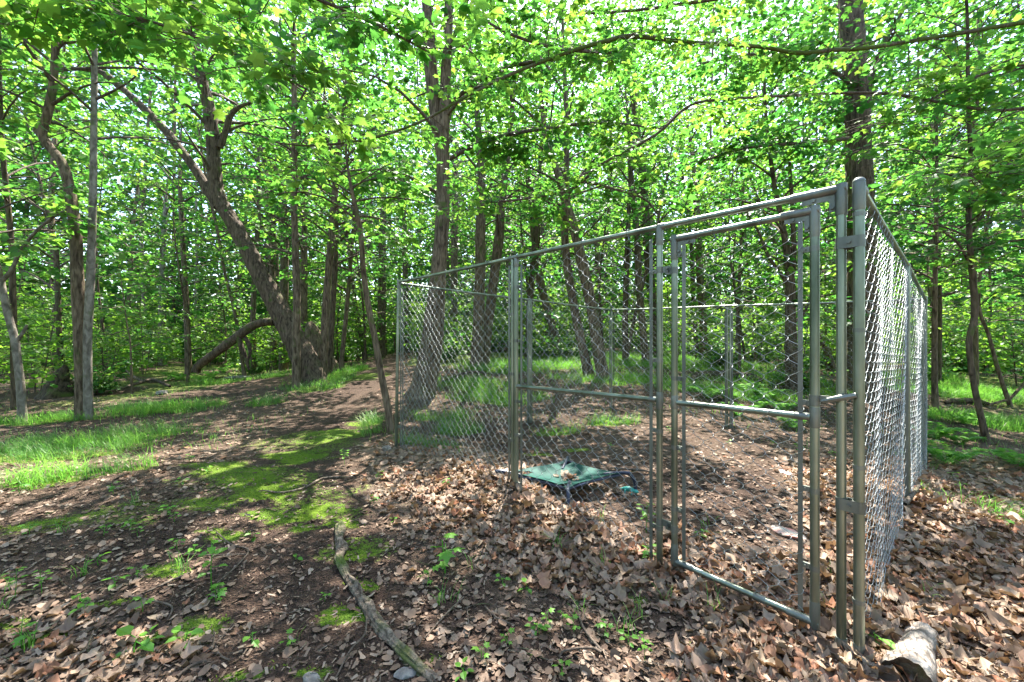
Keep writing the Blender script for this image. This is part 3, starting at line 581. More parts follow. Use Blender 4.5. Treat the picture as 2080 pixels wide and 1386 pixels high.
back('short pale sunlit trunk behind the fallen limb', [(397, 712, 9), (398, 620, 9), (400, 500, 8)], d=22, bark=M_BARKG)
back('thin stem leaning left above the arched dead limb', [(497, 735, 9), (478, 640, 8), (458, 560, 7), (440, 460, 7)], d=13)
back('slim brown trunk rising behind the arched dead limb', [(516, 752, 13), (514, 640, 12), (520, 520, 11), (526, 420, 10)], d=14)
back('thin trunk under the crook of the leaning tree', [(556, 735, 13), (556, 650, 12), (552, 520, 11)], d=17)
back('stout grey trunk hidden behind the leaning tree', [(576, 735, 20), (577, 640, 19), (578, 520, 18), (578, 430, 16)], d=16)
back('upright trunk behind the split stump of the leaning tree', [(616, 730, 17), (617, 620, 16), (618, 500, 14)], d=14)
back('dark stem next to the smooth young trunk by the path', [(668, 748, 13), (675, 640, 12), (681, 540, 11), (684, 440, 9)], d=11.5, bark=M_BARKD)
back('thin curved stem between the path and the leaning tree', [(692, 742, 10), (702, 650, 9), (712, 540, 8), (719, 440, 7)], 7, d=12)
back('slanting dark stem at the far end of the path', [(742, 727, 11), (736, 690, 11), (724, 640, 10), (715, 560, 8)], d=17, bark=M_BARKD)
back('thick grey trunk at the end of the path', [(774, 722, 20), (775, 640, 18), (776, 560, 17), (777, 470, 15)], d=18)
back('slender grey trunk just left of the fence corner', [(826, 712, 12), (824, 620, 12), (822, 500, 11)], d=20)
back('brown trunk between the flared tree and the leaning pair in the fence', [(924, 712, 15), (922, 620, 15), (923, 500, 14), (925, 400, 13)], d=17)
back('upright trunk of the V-shaped pair behind the fence', [(968, 740, 28), (972, 660, 24), (975, 560, 22), (976, 460, 21), (978, 380, 18)], d=12)
back('leaning trunk of the V-shaped pair behind the fence', [(982, 738, 24), (994, 640, 20), (1004, 560, 20), (1014, 480, 20), (1018, 420, 17)], d=12.4, lean=0.1)
back('dark thin trunk close left of the double fence post', [(1036, 705, 12), (1034, 600, 12), (1032, 480, 10)], d=19, bark=M_BARKD)
back('dark trunk close right of the double fence post', [(1074, 716, 15), (1076, 620, 13), (1086, 500, 12), (1092, 420, 11)], d=14, bark=M_BARKD)
back('leaning trunk at the upper edge of the grassy rise', [(1136, 714, 20), (1122, 660, 17), (1102, 590, 16), (1088, 500, 15), (1078, 400, 14)], d=14.5, lean=-0.08)
back('thin dark twin stem behind the grassy rise', [(1114, 706, 10), (1108, 620, 9), (1104, 520, 9), (1100, 430, 8)], d=19, bark=M_BARKD)
back('thinner of two trunks bending left out of the grass', [(1197, 762, 22), (1180, 690, 19), (1164, 610, 18), (1150, 520, 17), (1147, 440, 16), (1150, 380, 14)], d=10, reach=2.2)
back('thicker of two trunks bending left out of the grass', [(1226, 774, 28), (1213, 700, 24), (1203, 630, 23), (1186, 550, 23), (1170, 480, 21), (1152, 420, 19), (1136, 360, 16)], d=9.7, reach=2.2, lean=-0.1)
back('straight thin trunk behind the two bending trunks', [(1219, 706, 14), (1216, 600, 13), (1212, 480, 12)], d=18)
back('slim dark trunk beside the rear fence corner', [(1270, 738, 13), (1270, 660, 12), (1272, 560, 12), (1276, 460, 10)], d=13, bark=M_BARKD)
back('thin stem leaning right from the rear fence corner', [(1272, 730, 8), (1290, 640, 7), (1308, 570, 7), (1330, 490, 6)], 8, d=13.3, lean=0.15)
back('grey trunk left of the gate hinge post, slightly bowed', [(1312, 736, 16), (1305, 660, 15), (1298, 580, 14), (1294, 480, 13), (1284, 380, 12)], d=13)
back('dark stout trunk right behind the gate hinge post', [(1337, 724, 20), (1328, 640, 19), (1320, 560, 18), (1313, 470, 17), (1308, 380, 16), (1300, 300, 14)], d=14, bark=M_BARKD)
back('thicker of the two straight trunks seen through the gate', [(1430, 726, 18), (1427, 640, 17), (1421, 550, 16), (1416, 440, 15)], d=15)
back('thinner dark trunk of the pair seen through the gate', [(1416, 730, 11), (1412, 660, 10), (1408, 600, 9), (1404, 500, 8)], d=14.6, bark=M_BARKD)
back('very thin upright stem in the middle of the gate view', [(1496, 738, 8), (1499, 640, 7), (1503, 540, 7), (1507, 440, 6)], 6.5, d=12)
back('trunk slanting left between gate stile and kennel corner', [(1694, 756, 15), (1680, 715, 14), (1660, 680, 13), (1640, 640, 12), (1615, 590, 10)], 6, d=12, lean=-0.5)
back('pale patchy trunk between the gate post and corner post', [(1712, 730, 18), (1704, 640, 17), (1694, 540, 16), (1684, 440, 14)], d=15, bark=M_BARKG)
back('stout grey trunk just right of the fence end', [(1898, 745, 20), (1897, 650, 18), (1895, 540, 16), (1890, 440, 14)], d=13.5)
back('thin dark stem just right of the fence end', [(1907, 790, 11), (1909, 700, 10), (1909, 600, 10), (1906, 510, 9)], 7, d=9.5, bark=M_BARKD)
back('straight trunk behind the crooked tree right of the kennel', [(1982, 790, 15), (1981, 680, 14), (1979, 560, 13), (1976, 440, 12)], 8.5, d=8.8)
back('slender sapling with a low fork in the shrubs on the left', [(268, 775, 6), (266, 730, 5), (264, 690, 4), (258, 660, 3)], 3.2, d=9.5, nb=14, reach=0.9, z0=0.9)

# woods that go on between and behind them: alike young trees in stands one can name, and canopy trees
UND = []
for k in range(6):
    rng = np.random.default_rng(900 + k); h = (5.5, 7.0, 6.2, 8.0, 4.8, 7.4)[k]
    z = np.linspace(-0.15, h, 12); tp = np.stack([0.16 * np.sin(z * 0.8 + k), 0.16 * np.cos(z * 0.7 + 2 * k), z], -1); rd = np.linspace(0.045, 0.008, 12)
    root = thing('young_maple', 'young maple in the understory', 'tree'); t = MB(); bark_tube(t, tp, rd, 7, 0, 0.2, k); t.build('trunk', M_BARKD if k % 2 else M_BARK, root, smooth=True)
    wd, lv = MB(), Leaves(); grow(rng, tp, rd, 0.9 + 0.3 * (k % 3), 30, 1.8, wd, lv, size=0.095, per=9, el=(-2, 30)); wd.build('branches', M_TWIG, root, smooth=True)
    cm = MB(); lv.into(cm, LOBED); cm.build('crown', M_LEAF, root); UND.append(root)
CAN = []
for k in range(4):
    rng = np.random.default_rng(950 + k); h = (15, 17, 14, 18)[k]
    z = np.linspace(-0.2, h, 16); tp = np.stack([0.3 * np.sin(z * 0.35 + k), 0.3 * np.cos(z * 0.3 + 2 * k), z], -1); rd = np.linspace(0.15, 0.02, 16)
    root = thing('canopy_maple', 'tall maple in the canopy', 'tree'); t = MB(); bark_tube(t, tp, rd, 10, 0, 0.3, k); t.build('trunk', M_BARK, root, smooth=True)
    wd, lv = MB(), Leaves(); grow(rng, tp, rd, 3.4, 58, 3.3, wd, lv, size=0.14, per=8, step=0.40, el=(0, 40)); wd.build('branches', M_TWIG, root, smooth=True)
    cm = MB(); lv.into(cm, LOBED); cm.build('crown', M_LEAF, root); CAN.append(root)

ZONES = [(120, 'at the far left edge'), (250, 'behind the S-bent tree'), (330, 'right of the S-bent tree'), (420, 'behind the arched dead limb'), (560, 'left of the leaning tree'), (680, 'behind the foot of the leaning tree'), (800, 'at the end of the path'),
         (930, 'behind the flared trunk'), (1045, 'behind the V-shaped pair'), (1150, 'beyond the grassy rise'), (1250, 'behind the two bending trunks'), (1340, 'behind the rear fence corner'), (1480, 'beyond the hinge side of the gate'), (1640, 'beyond the forked tree through the gate'),
         (1780, 'behind the tall ridged trunk'), (1900, 'behind the right fence panel'), (2000, 'right of the fence end'), (9999, 'at the far right edge')]
def zone(x, y):
    u = CX + x / max(y, 0.1) * F; r = math.hypot(x, y)
    return ('near' if r < 13 else 'at middle distance' if r < 19 else 'deep in the woods') + ' ' + next(z for q, z in ZONES if u < q)

def scatter(protos, spots, label, group, smin, smax):
    used = set(); rng = np.random.default_rng(77 + len(spots))
    for i, (x, y) in enumerate(spots):
        p = protos[i % len(protos)]; loc = (x, y, float(ground_z(x, y))); zn = zone(x, y); sc = rng.uniform(smin, smax); rz = rng.random() * 6.28
        if id(p) not in used and 'placed' not in p:
            used.add(id(p)); p['placed'] = 1; p.location = loc; p.rotation_euler = (0, 0, rz); p.scale = (sc,) * 3; p['label'] = label % zn; p['group'] = group % zn
        else: copy_tree(p, loc, rz, sc, label % zn, group % zn)

rng = np.random.default_rng(41)
spots = []
def far_enough(x, y, dmin): return all((x - a) ** 2 + (y - b) ** 2 > dmin * dmin for a, b in spots)
def on_path(x, y): return float(path_mask(np.array(x), np.array(y))) > 0.05
tries = 0
while len(spots) < 56 and tries < 9000:
    tries += 1; a = math.radians(rng.uniform(-54, 54)); r = 8.0 + 20 * rng.random() ** 0.8; x, y = r * math.sin(a), r * math.cos(a)
    if y < 5 or in_kennel(x, y, 1.6) or on_path(x, y) or not far_enough(x, y, 1.6): continue
    if -1.5 < x < 4.5 and 6.5 < y < 11.5: continue
    if -6.5 < x < -1.2 and y < 12: continue
    if any(x0 - 60 < CX + x / y * F < x1 + 60 and y < dm + 0.5 for x0, y0, x1, y1, dm in OPEN_VIEW): continue
    spots.append((x, y))
scatter(UND, spots, 'young leafy maple %s', 'young maples %s', 0.75, 1.15)
spots = []; tries = 0
while len(spots) < 22 and tries < 9000:
    tries += 1; a = math.radians(rng.uniform(-58, 58)); r = 21 + 22 * rng.random() ** 0.9; x, y = r * math.sin(a), r * math.cos(a)
    if on_path(x, y) or not far_enough(x, y, 3.0): continue
    spots.append((x, y))
scatter(CAN, spots, 'tall thin canopy tree %s', 'far canopy trees %s', 0.85, 1.15)

# the far-off wood reads as one mass
def far_wood():
    rng = np.random.default_rng(5); mb = MB(); n = 60000
    a = np.radians(rng.uniform(-63, 63, n)); r = rng.uniform(34, 58, n); x, y = r * np.sin(a), r * np.cos(a)
    gz = ground_z(x, y); c = vnoise(a * 34 + 50, r * 0.2, seed=9); hmax = 13 + 9 * c
    z = gz + hmax * rng.random(n) ** 1.7
    p = np.stack([x, y, z], -1); ax = rng.normal(0, 1, (n, 3)) * (1, 1, 0.4); nr = np.array((0, 0, 1.0)) + rng.normal(0, 0.6, (n, 3))
    put_leaves(mb, DIAM, p, ax, nr, rng.uniform(0.3, 0.65, n), np.clip(c * 0.8 + rng.normal(0, 0.2, n), 0, 1))
    n = 130000; a = np.radians(rng.uniform(-60, 60, n)); r = rng.uniform(42, 62, n); x, y = r * np.sin(a), r * np.cos(a); c = vnoise(a * 34 + 50, r * 0.2, seed=9)
    p = np.stack([x, y, ground_z(x, y) + 6 + (28 + 14 * c) * rng.random(n)], -1); put_leaves(mb, DIAM, p, rng.normal(0, 1, (n, 3)) * (1, 1, 0.4), np.array((0, 0, 1.0)) + rng.normal(0, 0.6, (n, 3)), rng.uniform(0.25, 0.56, n), np.clip(c * 0.8 + rng.normal(0, 0.2, n), 0, 1))
    n = 30000; a = np.radians(rng.uniform(-62, 62, n)); r = rng.uniform(46, 66, n); x, y = r * np.sin(a), r * np.cos(a); c = vnoise(a * 60 + 50, r * 0.3, seed=19)
    p = np.stack([x, y, ground_z(x, y) + (3 + 6 * c) * rng.random(n)], -1); put_leaves(mb, DIAM, p, rng.normal(0, 1, (n, 3)) * (1, 1, 0.5), np.array((0, 0, 1.0)) + rng.normal(0, 0.8, (n, 3)), rng.uniform(0.45, 0.9, n), np.clip(0.3 + c * 0.7 + rng.normal(0, 0.2, n), 0, 1))
    for k in range(70):
        a = math.radians(rng.uniform(-62, 62)); r = rng.uniform(38, 55); x, y = r * math.sin(a), r * math.cos(a); g = float(ground_z(x, y)); q = rng.uniform(0.1, 0.2)
        mb.tube(np.array([(x, y, g - 0.3), (x + rng.normal(0, .4), y, g + 6), (x + rng.normal(0, .8), y, g + 30)]), [q, q * 0.8, q * 0.4], 6, 1, cap=False)
    o = mb.build('distant_woods', [M_FAR, M_BARK]); o['kind'] = 'stuff'
    # the same woods close round behind the viewer
    mb = MB(); n = 15000; a = np.radians(rng.uniform(66, 294, n)); r = 8 + 16 * rng.random(n); x, y = r * np.sin(a), r * np.cos(a); c = vnoise(a * 8 + 50, r * 0.5, seed=9)
    p = np.stack([x, y, ground_z(x, y) + 0.4 + 10 * rng.random(n)], -1); put_leaves(mb, DIAM, p, rng.normal(0, 1, (n, 3)) * (1, 1, 0.4), np.array((0, 0, 1.0)) + rng.normal(0, 0.6, (n, 3)), rng.uniform(0.2, 0.42, n), np.clip(c * 0.8 + rng.normal(0, 0.2, n), 0, 1))
    for k in range(60):
        a = math.radians(rng.uniform(70, 290)); r = rng.uniform(6, 22); x, y = r * math.sin(a), r * math.cos(a); g = float(ground_z(x, y)); q = rng.uniform(0.06, 0.2)
        mb.tube(np.array([(x, y, g - 0.3), (x + rng.normal(0, .4), y, g + 6), (x + rng.normal(0, .8), y, g + 13)]), [q, q * 0.8, q * 0.4], 7, 1, cap=False)
    mb.build('surrounding_woods', [M_FAR, M_BARK])['kind'] = 'stuff'
far_wood()

# ------------------------------------------------------------------ shrubs, ferns
def shrub_proto(k):
    rng = np.random.default_rng(300 + k); root = thing('shrub', 'low shrub', 'shrub'); st, lv = MB(), Leaves()
    for j in range(18):
        a = rng.uniform(0, 6.28); L = rng.uniform(0.5, 1.3); e = rng.uniform(0.6, 1.3); d = np.array((math.cos(a) * math.cos(e), math.sin(a) * math.cos(e), math.sin(e)))
        t = np.linspace(0, 1, 5)[:, None]; B = d * L * t + np.array((d[0], d[1], -0.35)) * (t ** 2) * 0.3 * L; st.tube(B, np.linspace(0.007, 0.002, 5), 4, cap=False)
        for q in range(6):
            b0 = B[1 + q % 4]; az = rng.uniform(0, 6.28); b1 = b0 + rng.uniform(0.15, 0.35) * np.array((math.cos(az), math.sin(az), 0.1)); lv.twig(rng, b0, b1, 8, 0.085, rng.random())
    st.build('stem', M_TWIG, root); cm = MB(); lv.into(cm, LOBED); cm.build('foliage', M_LEAF, root); return root
SHR = [shrub_proto(k) for k in range(4)]
spots = []; tries = 0
while len(spots) < 120 and tries < 9000:
    tries += 1; a = math.radians(rng.uniform(-54, 54)); r = 8 + 24 * rng.random() ** 0.75; x, y = r * math.sin(a), r * math.cos(a)
    if in_kennel(x, y, 1.0) or on_path(x, y) or not far_enough(x, y, 0.8): continue
    if -3.5 < x < 5 and y < 13: continue
    if x < 0 and y < 8.6: continue
    if -7 < x < -3 and y < 10.5: continue
    if 340 < CX + x / y * F < 600 and y < 12.5: continue
    spots.append((x, y))
scatter(SHR, spots, 'low leafy shrub %s', 'low shrubs %s', 0.6, 1.2)

BSH = []
for k in range(4):
    rng_ = np.random.default_rng(700 + k); h = (2.2, 2.8, 3.3, 1.8)[k]; root = thing('bush', 'bush', 'bush'); st, wd, lv = MB(), MB(), Leaves()
    for j in range(3):
        z = np.linspace(-0.1, h * (1 - 0.2 * j), 8); a = j * 2.1 + k; tp = np.stack([0.05 * math.cos(a) + 0.13 * z * math.cos(a), 0.05 * math.sin(a) + 0.13 * z * math.sin(a), z], -1); rd = np.linspace(0.016, 0.004, 8)
        st.tube(tp, rd, 5, cap=False); grow(rng_, tp, rd, 0.35, 13, 1.0, wd, lv, size=0.085, per=9, step=0.28, el=(0, 35))
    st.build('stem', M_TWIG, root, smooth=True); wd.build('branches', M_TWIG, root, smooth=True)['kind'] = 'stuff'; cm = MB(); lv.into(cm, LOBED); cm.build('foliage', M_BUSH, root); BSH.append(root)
spots = []; tries = 0
while len(spots) < 160 and tries < 9000:
    tries += 1; a = math.radians(rng.uniform(-55, 55)); r = 12 + 22 * rng.random() ** 0.8; x, y = r * math.sin(a), r * math.cos(a)
    if on_path(x, y) or not far_enough(x, y, 0.9) or y < 7 or (-3.5 < x < 5 and y < 15) or (340 < CX + x / y * F < 600 and y < 13): continue
    spots.append((x, y))
scatter(BSH, spots, 'tall loose bush %s', 'tall bushes %s', 0.8, 1.25)

FPIN = (np.array([(0, 0, 0), (.13, .35, .03), (0, 1, -.08), (-.13, .35, .03)], float), np.array([(0, 1, 2), (0, 2, 3)]))
def fern_proto(k):
    rng = np.random.default_rng(330 + k); root = thing('fern', 'fern', 'fern')
    for j in range(9):
        mb = MB(); a = j * 0.7 + rng.normal(0, 0.2); L = rng.uniform(0.3, 0.5); t = np.linspace(0, 1, 22)
        h = np.array((math.cos(a), math.sin(a), 0)); B = h * (0.8 * L * t[:, None]) + np.array((0, 0, 1.0)) * (L * (1.25 * t - 0.85 * t ** 2))[:, None]; mb.tube(B[::3], 0.002, 3, cap=False)
        sd_ = np.cross(h, (0, 0, 1.0)); w = 0.11 * np.sin(np.pi * np.clip(t * 0.9 + 0.12, 0, 1)) * (L / 0.4)
        for sg in (-1, 1):
            put_leaves(mb, FPIN, B[1:], sg * sd_ + 0.35 * h + rng.normal(0, 0.06, (21, 3)), np.tile((0, 0, 1.0), (21, 1)) + rng.normal(0, 0.1, (21, 3)), w[1:] + 0.015, np.clip(rng.random() + rng.normal(0, .1, 21), 0, 1))
        mb.build('frond', M_FERN, root)
    return root
FERN = [fern_proto(k) for k in range(3)]
FSP = [('light green ferns beside the foot of the arched dead limb', 'ferns by the arched dead limb', [(395, 762), (430, 768), (365, 772), (455, 758), (415, 778), (345, 768)]),
       ('fern growing right of the kennel near the crooked tree', 'ferns right of the kennel', [(1895, 895), (1950, 905), (1925, 945), (2065, 950), (1960, 862)]),
       ('fern growing behind the gate inside the kennel', 'ferns inside the kennel', [(1480, 815), (1520, 800), (1560, 815), (1590, 840), (1500, 845), (1610, 870), (1545, 830), (1440, 810)])]
first = set()
for lab, grp, pts in FSP:
    for i, (px, py) in enumerate(pts):
        p = FERN[i % 3]; g = gp(px, py); sc = RNG.uniform(0.7, 1.1); rz = RNG.random() * 6
        lab_ = lab.replace('light green ferns', 'light green fern')
        if i % 3 not in first: first.add(i % 3); p.location = g; p.rotation_euler = (0, 0, rz); p.scale = (sc,) * 3; p['label'] = lab_; p['group'] = grp
        else: copy_tree(p, g, rz, sc, lab_, grp)

# ------------------------------------------------------------------ the dog kennel
def kennel():
    top = {}
    K = thing('dog_kennel', 'galvanized chain-link dog kennel with a closed gate standing in dry leaves', 'dog kennel'); K.location = (KCEN[0], KCEN[1], 0)
    O = np.array((KCEN[0], KCEN[1], 0))
    ZT = dict(A=1.834, B=1.825, C=1.643, D=1.73)
    RK = 0.8                                                  # pipe gauge
    def on(a, b, t): return np.array(a) * (1 - t) + np.array(b) * t
    u = unit(KB - KA); nrm = np.array((u[1], -u[0]))          # along the front, and outward from it
    up = np.array((0, 0, 1.0))
    def v3(xy, z): return np.array((xy[0], xy[1], z))
    def post(xy, zt, r=0.0205, tilt=(0, 0), cap='dome', zb=None):
        zb = float(ground_z(*xy)) - 0.12 if zb is None else zb
        mb = MB(); mb.tube([v3(xy, zb) - O + v3(tilt, 0), v3(xy, zt) - O], r * RK, 16); o = mb.build('post', M_GALV, K, smooth=True); return o
    def sleeve(p0, p1, r, parent, name='fitting', mat=None, smooth=True):
        p0, p1 = np.asarray(p0), np.asarray(p1); d = unit(p1 - p0); L = np.linalg.norm(p1 - p0); r = r * RK
        mb = MB(); mb.tube(np.array([p0, p0 + d * L * 0.06, p0 + d * L * 0.94, p1]) - O, [r * 0.92, r, r, r * 0.92], 14); return mb.build(name, mat or M_FIT, parent, smooth=smooth)
    def band(c, r, parent, h=0.022, towards=None, reach=0.05, name='clamp'):
        mb = MB(); r = r * RK; c = np.asarray(c) - O; mb.tube(np.array([c - up * h / 2, c + up * h / 2]), r, 16)
        if towards is not None:
            t = unit(np.append(towards, 0)); s = np.cross(t, up)
            mb.box(c + t * (r + reach / 2), t * reach / 2, s * 0.0045, up * h * 0.5); mb.tube(np.array([c + t * (r + reach * 0.55) - s * 0.014, c + t * (r + reach * 0.55) + s * 0.014]), 0.006, 6)
        return mb.build(name, M_FIT, parent)
    def rail(a, b, r=0.0175, name='top_rail', parent=K, sag=0.0):
        t = np.linspace(0, 1, 8)[:, None]; P = a + (b - a) * t - up * sag * np.sin(np.pi * t); return MB().tube(P - O, r * RK * 1.06, 14).build(name, M_GALV, parent, smooth=True)
    def bar(xy, z0, z1, parent=K):
        s = v3(u, 0) * 0.0085; return MB().box(v3(xy, (z0 + z1) / 2) - O, s, v3(nrm, 0) * 0.0025, up * (z1 - z0) / 2).build('tension_bar', M_FIT, parent)
    def chain(p0, p1, zt0, zt1, H, parent=K, W=0.085, wr=0.0012, dep=0.0065, seed=0, sides=5, ragged=0.0):
        """interlocked zigzag wires, each a flattened helix"""
        rng = np.random.default_rng(seed); p0, p1 = np.asarray(p0, float), np.asarray(p1, float); L = np.linalg.norm(p1 - p0); e = v3(unit(p1 - p0), 0); nn = np.cross(e, up)
        mb = MB(); nw = int(L / W * 2); W_ = L / nw; np_ = int(H / W); ph = np.array([0, .04, .12, .38, .46, .5, .54, .62, .88, .96])
        xx = np.array([1, .96, .78, -.78, -.96, -1, -.96, -.78, .78, .96]); yy = np.array([0, .8, 1, 1, .8, 0, -.8, -1, -1, -.8])
        for k in range(nw):
            off = 0.5 if k % 2 else 0.0; m = np.arange(np_)[:, None]
            v = ((m + ph + off) * W).ravel(); x = np.tile(xx, np_) * (W_ / 2 + 0.0028); y = np.tile(yy, np_) * dep
            if ragged: v = v[: len(v) - int(rng.integers(0, 6))]; x = x[:len(v)]; y = y[:len(v)]
            # v measured down from the top rail
            bulge = 0.014 * np.sin(v * 3 + k * 0.22 + seed) + 0.008 * np.sin(k * 0.45 + seed) + 0.03 * (v / H) ** 3 * np.sin(k * 0.3 + seed)
            uu = (k + 0.5) * W_ + x + 0.004 * np.sin(v * 5 + k) + 0.010 * np.sin(v * 2.1 + seed) * (v / H) ** 2; f = uu / L
            z = zt0 + (zt1 - zt0) * f - 0.02 - v
            P = v3(p0, 0) + uu[:, None] * e + (y + bulge * 0.6)[:, None] * nn + z[:, None] * up
            mb.tube(P - O, wr, sides, cap=False)
        o = mb.build('chain_link', M_WIRE, parent, smooth=True); o['kind'] = 'stuff'; return o
    def tie(c, r, ax, parent):
        """a wire loop that binds the mesh to a rail"""
        c = np.asarray(c); ax = unit(ax); r = r * RK * 1.1; b = np.cross(ax, up); th = np.linspace(-0.6, 5.4, 16)[:, None]
        P = c + ax * (0.006 * np.sin(th * 1.3)) + (r + 0.003) * (np.cos(th) * b + np.sin(th) * up); P = np.vstack([P, P[-1] - up * 0.035 + ax * 0.012])
        return MB().tube(P - O, 0.0016, 4, cap=False).build('wire_tie', M_WIRE, parent, smooth=True)
    tA, t1, t2, t3 = 0.0, 0.487, 0.787, 0.986
    zf = lambda t: ZT['A'] + (ZT['B'] - 0.012 - ZT['A']) * t
    # front posts
    pa = post(KA, ZT['A'] - 0.01, 0.0205, tilt=(-0.03, 0)); sleeve(v3(KA, ZT['A'] - 0.075), v3(KA, ZT['A'] + 0.02), 0.0245, pa, 'cap')
    x1 = on(KA, KB, t1); p1a = post(x1 - u * 0.021, zf(t1) - 0.01, 0.0185); p1b = post(x1 + u * 0.021, zf(t1) - 0.01, 0.0195)
    sleeve(v3(x1 - u * 0.06, zf(t1)), v3(x1 + u * 0.05, zf(t1)), 0.0225, p1a); sleeve(v3(x1 + u * 0.021, zf(t1) - 0.075), v3(x1 + u * 0.021, zf(t1) - 0.01), 0.0235, p1b)
    x2 = on(KA, KB, t2); p2 = post(x2, zf(t2) - 0.015, 0.0205); sleeve(v3(x2, zf(t2) - 0.10), v3(x2, zf(t2) + 0.012), 0.0245, p2); sleeve(v3(x2 - u * 0.012, zf(t2)), v3(x2 + u * 0.03, zf(t2)), 0.0225, p2)
    x3 = on(KA, KB, t3); p3 = post(x3, zf(t3) - 0.02, 0.0205)
    sleeve(v3(x3, zf(t3) - 0.105), v3(x3, zf(t3) + 0.02), 0.0255, p3, 'elbow'); sleeve(v3(x3 - u * 0.17, zf(t3)), v3(x3 + u * 0.018, zf(t3)), 0.0235, p3, 'elbow')
    MB().box(v3(x3 - u * 0.075, zf(t3) - 0.027) - O, v3(u, 0) * 0.055, v3(nrm, 0) * 0.004, up * 0.012).box(v3(x3 - u * 0.028, zf(t3) - 0.062) - O, v3(u, 0) * 0.010, v3(nrm, 0) * 0.004, up * 0.024).tube([v3(x3 - u * 0.09 + nrm * 0.014, zf(t3) - 0.027) - O, v3(x3 - u * 0.09 - nrm * 0.014, zf(t3) - 0.027) - O], 0.008, 6).tube([v3(x3 - u * 0.028 + nrm * 0.014, zf(t3) - 0.07) - O, v3(x3 - u * 0.028 - nrm * 0.014, zf(t3) - 0.07) - O], 0.008, 6).build('gusset', M_FIT, p3)
    pb = post(KB, ZT['B'] - 0.02, 0.0225); w = unit(KC - KB)
    sleeve(v3(KB, ZT['B'] - 0.11), v3(KB, ZT['B'] + 0.002), 0.0265, pb, 'elbow')
    dome = MB(); th = np.linspace(0, math.pi / 2, 7); c = v3(KB, ZT['B']) - O; dome.tube(np.stack([np.zeros(7), np.zeros(7), 0.018 * np.sin(th)], -1) + c, np.maximum(0.0212 * np.cos(th), 0.001), 16); dome.build('cap', M_FIT, pb, smooth=True)
    sleeve(v3(KB, ZT['B'] - 0.012), v3(KB + w * 0.11, ZT['B'] - 0.016), 0.0225, pb, 'elbow')
    # rails over the front
    r1 = rail(v3(KA, zf(0)), v3(x1, zf(t1)), 0.0165, sag=0.004); r2 = rail(v3(x1, zf(t1)), v3(x3, zf(t3)), 0.0175)
    for k in range(1, 6): tie(v3(on(KA, x1, k / 6), zf(0) + (zf(t1) - zf(0)) * k / 6), 0.0165, v3(u, 0), r1)
    for k in range(1, 4): tie(v3(on(x1, x2, k / 3.6), zf(t1)), 0.0175, v3(u, 0), r2)
    mr = rail(v3(x1 + u * 0.03, 0.862), v3(x2 - u * 0.012, 0.886), 0.0165, 'mid_rail')
    sleeve(v3(x1 + u * 0.035, 0.862), v3(x1 + u * 0.075, 0.863), 0.019, mr); sleeve(v3(x2 - u * 0.06, 0.885), v3(x2 - u * 0.02, 0.886), 0.0195, mr); sleeve(v3(x2, 0.84), v3(x2, 0.93), 0.0235, p2)
    for k in (0.32, 0.62): tie(v3(on(x1, x2, k), 0.862 + 0.024 * k), 0.0165, v3(u, 0), mr)
    # front mesh and its bars
    chain(KA + u * 0.045, x1 - u * 0.06, zf(0), zf(t1), 1.98, seed=1, ragged=1); chain(x1 + u * 0.075, x2 - u * 0.05, zf(t1), zf(t2), 1.95, seed=2, ragged=1)
    for xy, z1 in ((KA + u * 0.05, 1.78), (x1 - u * 0.06, 1.77), (x1 + u * 0.075, 1.76), (x2 - u * 0.05, 1.76)): bar(xy, float(ground_z(*xy)) - 0.02, z1)
    for p, xy, sgn, zs, r in ((pa, KA, 1, (0.25, 0.62, 1.05, 1.45), 0.0225), (p1a, x1 - u * 0.021, -1, (0.45, 0.95, 1.4), 0.0205), (p1b, x1 + u * 0.021, 1, (0.14, 0.5, 0.75, 1.2, 1.6), 0.0215), (p2, x2, -1, (0.2, 0.72, 1.1, 1.58), 0.0228)):
        for z in zs: band(v3(xy, z), r, p, towards=sgn * u, reach=0.03, name='band')
    # gate
    g0, g1 = on(KA, KB, 0.8084), on(KA, KB, 0.9637); zg0, zg1, gr = 0.055, 1.737, 0.0160
    G = MB(); G.tube([v3(g0, zg0) - O, v3(g0, zg1) - O], gr, 16); G.tube([v3(g1, zg0 - 0.01) - O, v3(g1, zg1 + 0.01) - O], gr + 0.001, 16)
    G.tube([v3(g0, zg1) - O, v3(g1, zg1 + 0.01) - O], 0.0150, 14); G.tube([v3(g0, zg0) - O, v3(g1, zg0 - 0.01) - O], 0.0140, 14); G = G.build('gate', M_GALV, K, smooth=True)
    for g, s, zz in ((g0, 1, zg1), (g1, -1, zg1 + 0.01)):
        sleeve(v3(g, zz - 0.11), v3(g, zz + 0.02), 0.0235, G, 'elbow'); sleeve(v3(g - u * s * 0.018, zz), v3(g + u * s * 0.12, zz), 0.0215, G, 'elbow')
        MB().box(v3(g + u * s * 0.062, zz - 0.025) - O, v3(u, 0) * 0.045, v3(nrm, 0) * 0.004, up * 0.011).box(v3(g + u * s * 0.026, zz - 0.06) - O, v3(u, 0) * 0.009, v3(nrm, 0) * 0.004, up * 0.024).tube([v3(g + u * s * 0.075 + nrm * 0.013, zz - 0.025) - O, v3(g + u * s * 0.075 - nrm * 0.013, zz - 0.025) - O], 0.007, 6).tube([v3(g + u * s * 0.026 + nrm * 0.013, zz - 0.068) - O, v3(g + u * s * 0.026 - nrm * 0.013, zz - 0.068) - O], 0.007, 6).build('gusset', M_FIT, G)
    for g, s, zz in ((g0, 1, zg0), (g1, -1, zg0 - 0.01)):
        sleeve(v3(g, zz - 0.022), v3(g, zz + 0.09), 0.0232, G, 'elbow'); sleeve(v3(g - u * s * 0.015, zz), v3(g + u * s * 0.10, zz), 0.0205, G, 'elbow')
